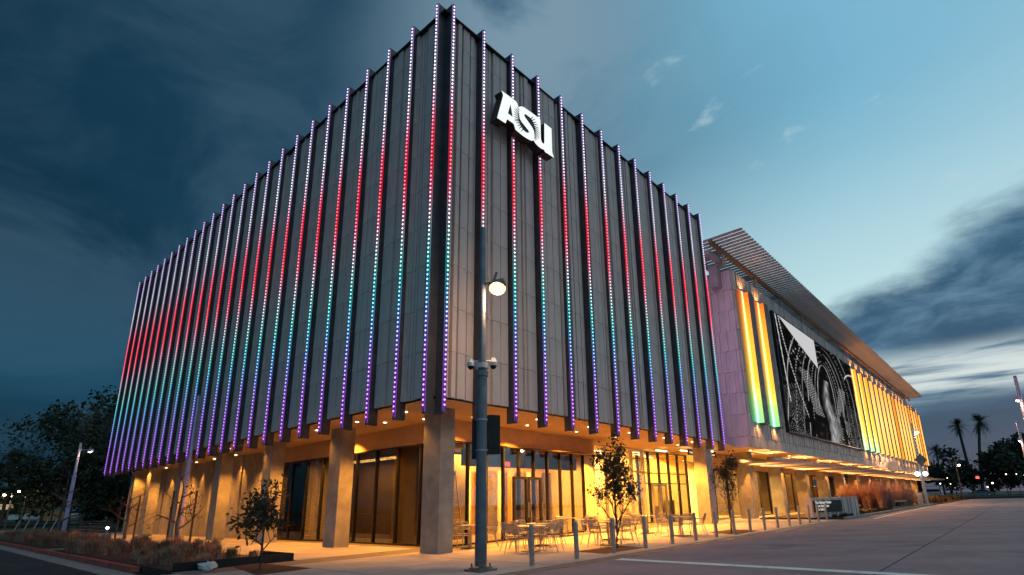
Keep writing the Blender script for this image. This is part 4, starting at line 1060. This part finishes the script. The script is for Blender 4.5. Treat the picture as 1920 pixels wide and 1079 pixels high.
# right tree mass
big_tree('large dark tree behind the palms at right', (190,-6,.3), 14.5, 20, 12, 6000, 1.1)
big_tree('wide dark tree at the right edge', (185,-24,.3), 15.5, 22, 13, 6000, 1.1)
big_tree('low dark tree left of the palms', (200,14,.3), 10.5, 20, 14, 5000, 1.1)
big_tree('small dark tree just beyond the end of the wing', (210,28,.3), 9, 20, 15, 4000, 1.1)
def palm(label, loc, h, seed, lean=(0,0), R0=3.2, nf=46, sk=True):
    rs = random.Random(seed); t = thing('palm_tree', label, 'palm', loc)
    lx, ly = lean
    pts = [(lx*(k_/8)**1.5, ly*(k_/8)**1.5, h*k_/8) for k_ in range(9)]
    part('trunk', MB().tube(pts, [h*.017*(1.35-.5*k_/8) for k_ in range(9)], 8), barkM, t, True)
    m = MB(); top = Vector(pts[-1])
    for k_ in range(nf):
        a_ = rs.uniform(0, 6.283); el = rs.uniform(-1.1, 1.35); L = R0*rs.uniform(.8,1.1)
        d = Vector((math.cos(a_)*math.cos(el), math.sin(a_)*math.cos(el), math.sin(el))); s_ = Vector((-math.sin(a_), math.cos(a_), 0))
        p = top.copy(); prev = None
        nseg = 5
        for j in range(nseg+1):
            q = top+d*L*j/nseg+Vector((0,0,-1))*L*.32*(j/nseg)**2
            if prev is not None:
                w = L*.13*math.sin(math.pi*min(1,(j+.3)/(nseg+.6)))
                for sg_ in (-1, 1):
                    for e in range(2):
                        b0 = prev.lerp(q, e*.5); b1 = prev.lerp(q, e*.5+.28)
                        tip = b1+s_*sg_*w*2.0+(q-prev)*.7+Vector((0,0,-w*.7))
                        i0 = len(m.v); m.v += [tuple(b0), tuple(b1), tuple(tip)]; m.c += [None]*3; m.f.append((i0,i0+1,i0+2))
            prev = q
    part('fronds', m, leafgM, t, kind='stuff')
    return t
palm('tall slim palm, the left and leaning one of the two behind the junction', (225.2,-.1,.3), 23.4, 1, (.0,.6), 4.0)
palm('tall slim palm, the right and straight one of the two behind the junction', (215.6,-2.8,.3), 23.4, 2, (2.6,-3.1), 4.4)
palm('short dark palm behind the orange lit street lamp', (235,9,.3), 16, 3, (0,0), 4.2)
palm('palm crown just past the far corner of the wing', (175,19,.3), 22, 4, (0,0), 4.0)
palm('drooping palm at far left above the parking lamps', (.3,92,.3), 8.4, 5, (0,0), 3.2, 60)

# parking lamps at far left
for i, (x, y, h, lb_) in enumerate(((-.4,80,4.3,'leftmost yellow parking lamp at the picture edge'), (.85,80,4.7,'right yellow parking lamp before the green lit tree'))):
    lamp_post((x, y, .0), h, lb_, r=(.08,.06), arm=(-.65,.1), zl=h-.3, power=350, lens=lampfarM, lr=.17, m=poleM)

# cars
def car(label, loc, rz, m, kind='sedan', s=1.0):
    t = thing('parked_car', label, 'car', loc, rz)
    if kind == 'sedan': lowp = [(-2.2,.35),(-2.2,.85),(-1.5,.98),(1.0,1.0),(2.1,.85),(2.25,.6),(2.2,.35)]; top = [(-1.55,.97),(-1.0,1.42),(.3,1.45),(1.15,.99)]
    elif kind == 'van': lowp = [(-2.9,.4),(-2.95,1.2),(1.6,1.25),(2.6,1.1),(2.8,.75),(2.75,.4)]; top = [(-2.9,1.2),(-2.8,2.15),(1.0,2.2),(1.75,1.24)]
    else: lowp = [(-2.4,.45),(-2.4,1.15),(1.2,1.2),(2.3,1.08),(2.4,.7),(2.35,.45)]; top = [(-2.35,1.15),(-2.15,1.8),(.6,1.82),(1.3,1.19)]
    body = MB().prism(lowp, -.85, .85, plane='XZ')
    body.prism(top, -.72, .72, plane='XZ'); part('body', body, m, t)
    wn = MB(); g0 = [(a*.93+(.0), b*.96+.05) for a, b in top]
    wn.prism([(top[0][0]+.15, top[0][1]+.06), (top[1][0]+.08, top[1][1]-.08), (top[2][0]-.06, top[2][1]-.08), (top[3][0]-.18, top[3][1]+.05)], -.74, .74, plane='XZ'); part('side_window', wn, darkM, t)
    for x in (lowp[0][0]*.62, lowp[-1][0]*.62):
        for sy in (-1, 1):
            w = part('wheel', MB().tube([(x, sy*.70, .34), (x, sy*.90, .34)], .34, 16), tyreM, t); link('rim', MB().tube([(x, sy*.902, .34), (x, sy*.915, .34)], .2, 12).mesh('rim', steelM), w)
    for sy in (-1, 1): part('headlight', B(lowp[-2][0]-.06, sy*.55-.14, .68, lowp[-2][0]+.02, sy*.55+.14, .80), whitepM, t)
    return t
car('white pickup style van parked leftmost beyond the lawn', (4.4,128,.52), R(5), carwM, 'van')
car('small silver white car parked beside the white van', (8.2,128.5,.52), R(4), carwM, 'sedan')
car('white utility vehicle parked right of the silver car', (13.6,128.5,.52), R(-5), carwM, 'suv')
car('blue car waiting at the far junction at right', (142,-5.5,.36), R(95), carbM, 'sedan')
car('pale car among the lights beyond the amber fence', (138,3.2,.36), R(80), carwM, 'suv')
# brown enclosure between cars
bx = thing('timber_enclosure', 'brown slatted bin enclosure between the parked white vehicles', 'enclosure', (10.4,125.5,.5)); part('wall', MB().box(-1.8,-.8,0,1.8,.8,2.0), farM, bx)
for i in range(9): part('slat', B(-1.78+i*.4,-.85,0.02,-1.45+i*.4,-.8,2.02), woodM, bx)
# far-left house with lit windows
hb = thing('far_building', 'low far building with two lit warm windows at the left edge', 'building', (7.5,190,.5))
part('wall', MB().box(-9,0,0,9,10,8), farM, hb); part('roof', MB().box(-9.6,-.6,8,9.6,10.6,8.5), darkM, hb)
for x in (-4.2, -.8, 2.2):
    for z in (2.8, 5.2): part('window', B(x,-.06,z,x+2.6,-.01,z+1.3), emit('lit_window_%d%d' % (int(x*10), int(z)), (1,.62,.32), .55), hb)
hb = thing('far_building', 'dark flat roofed building low behind the end of the wing', 'building', (150,22,.3))
part('wall', MB().box(0,0,0,30,24,11), farM, hb); part('roof', MB().box(-.6,-.6,11,30.6,24.6,11.6), darkM, hb)
# fence with warm lights at the right
fe = thing('wire_fence', 'dark see through fence beyond the wing with warm lights behind', 'fence', (0,0,0))
f_ = MB()
for i in range(16): part('fence_post', B(126+i*.0, 26-i*2.6, .08, 126.12, 26.12-i*2.6, 2.8), darkM, fe)
for z in (.5, 1.2, 1.9, 2.6): part('fence_rail', B(126.02, -13, z, 126.08, 26, z+.07), darkM, fe)
pts_l = []
rs = random.Random(9)
for i in range(34):
    y = rs.uniform(-34, 26); x = rs.uniform(150, 178); z = rs.choice((.9, 2.2, 3.0, 3.3, 3.6, 4.4))*rs.uniform(.9,1.1)
    if y < -8: z = 4.8+(y+8)*.07+rs.gauss(0,.25)
    pts_l.append((x, y, z))
for i, (x, y, z) in enumerate(pts_l):
    t = thing('distant_light', 'small far light in the row beyond the junction at right', 'light', (x, y, .3), 0, 'far lights beyond the junction')
    part('lamp', MB().ball((0,0,z), rs.uniform(.08,.2), 8, 5), bokehM if i % 4 else bokehwM, t); part('pole', MB().tube([(0,0,0),(0,0,z-.1)], .05, 5), darkM, t)
tl = thing('distant_light', 'small glowing red sign between the two palms at the junction', 'light', (150,-5.2,.3)); part('lamp', MB().box(-.1,-.3,3.9,.1,.3,4.4), redlM, tl); part('pole', MB().tube([(0,0,0),(0,0,3.9)], .08, 6), darkM, tl)
for i in range(22):
    y = rs.uniform(140, 175); x = rs.uniform(-14, 8)
    t = thing('distant_light', 'tiny far light among the cars at left', 'light', (x, y, .5), 0, 'far lights behind the parked cars'); part('lamp', MB().ball((0,0,rs.uniform(1.5,4.2)), rs.uniform(.08,.18), 8, 5), bokehM if i % 3 else bokehwM, t)
# bike racks and handrails at left
br_ = thing('bike_rack', 'row of slanted metal bars standing in the grasses at far left', 'rack', (-3.2,48,0))
for i in range(5): part('bar', MB().tube([(i*.55,0,0),(i*.55+.35,0,1.1)], .04, 6), steelM, br_)
hr = thing('handrail', 'low cable railing on the ramp behind the left grasses', 'railing', (-.8,30,0))
for i in range(6): part('post', MB().tube([(.0,i*3.0,0),(0,i*3.0,1.0)], .03, 6), darkM, hr)
for z in (.25,.45,.65,.85,1.0): part('cable', MB().tube([(0,0,z),(0,15,z)], .012, 5), steelM, hr)
gl_ = thing('garden_light', 'small spot light on a short stand among the left grasses', 'light', (-2.9,20.6,.0)); part('stand', MB().tube([(0,0,0),(0,0,.75)], .03, 6), steelM, gl_); part('lamp', MB().ball((0,0,.8), .07, 8, 6), bokehwM, gl_)
# hydrant-like box by the wall
scene.render.film_transparent = False
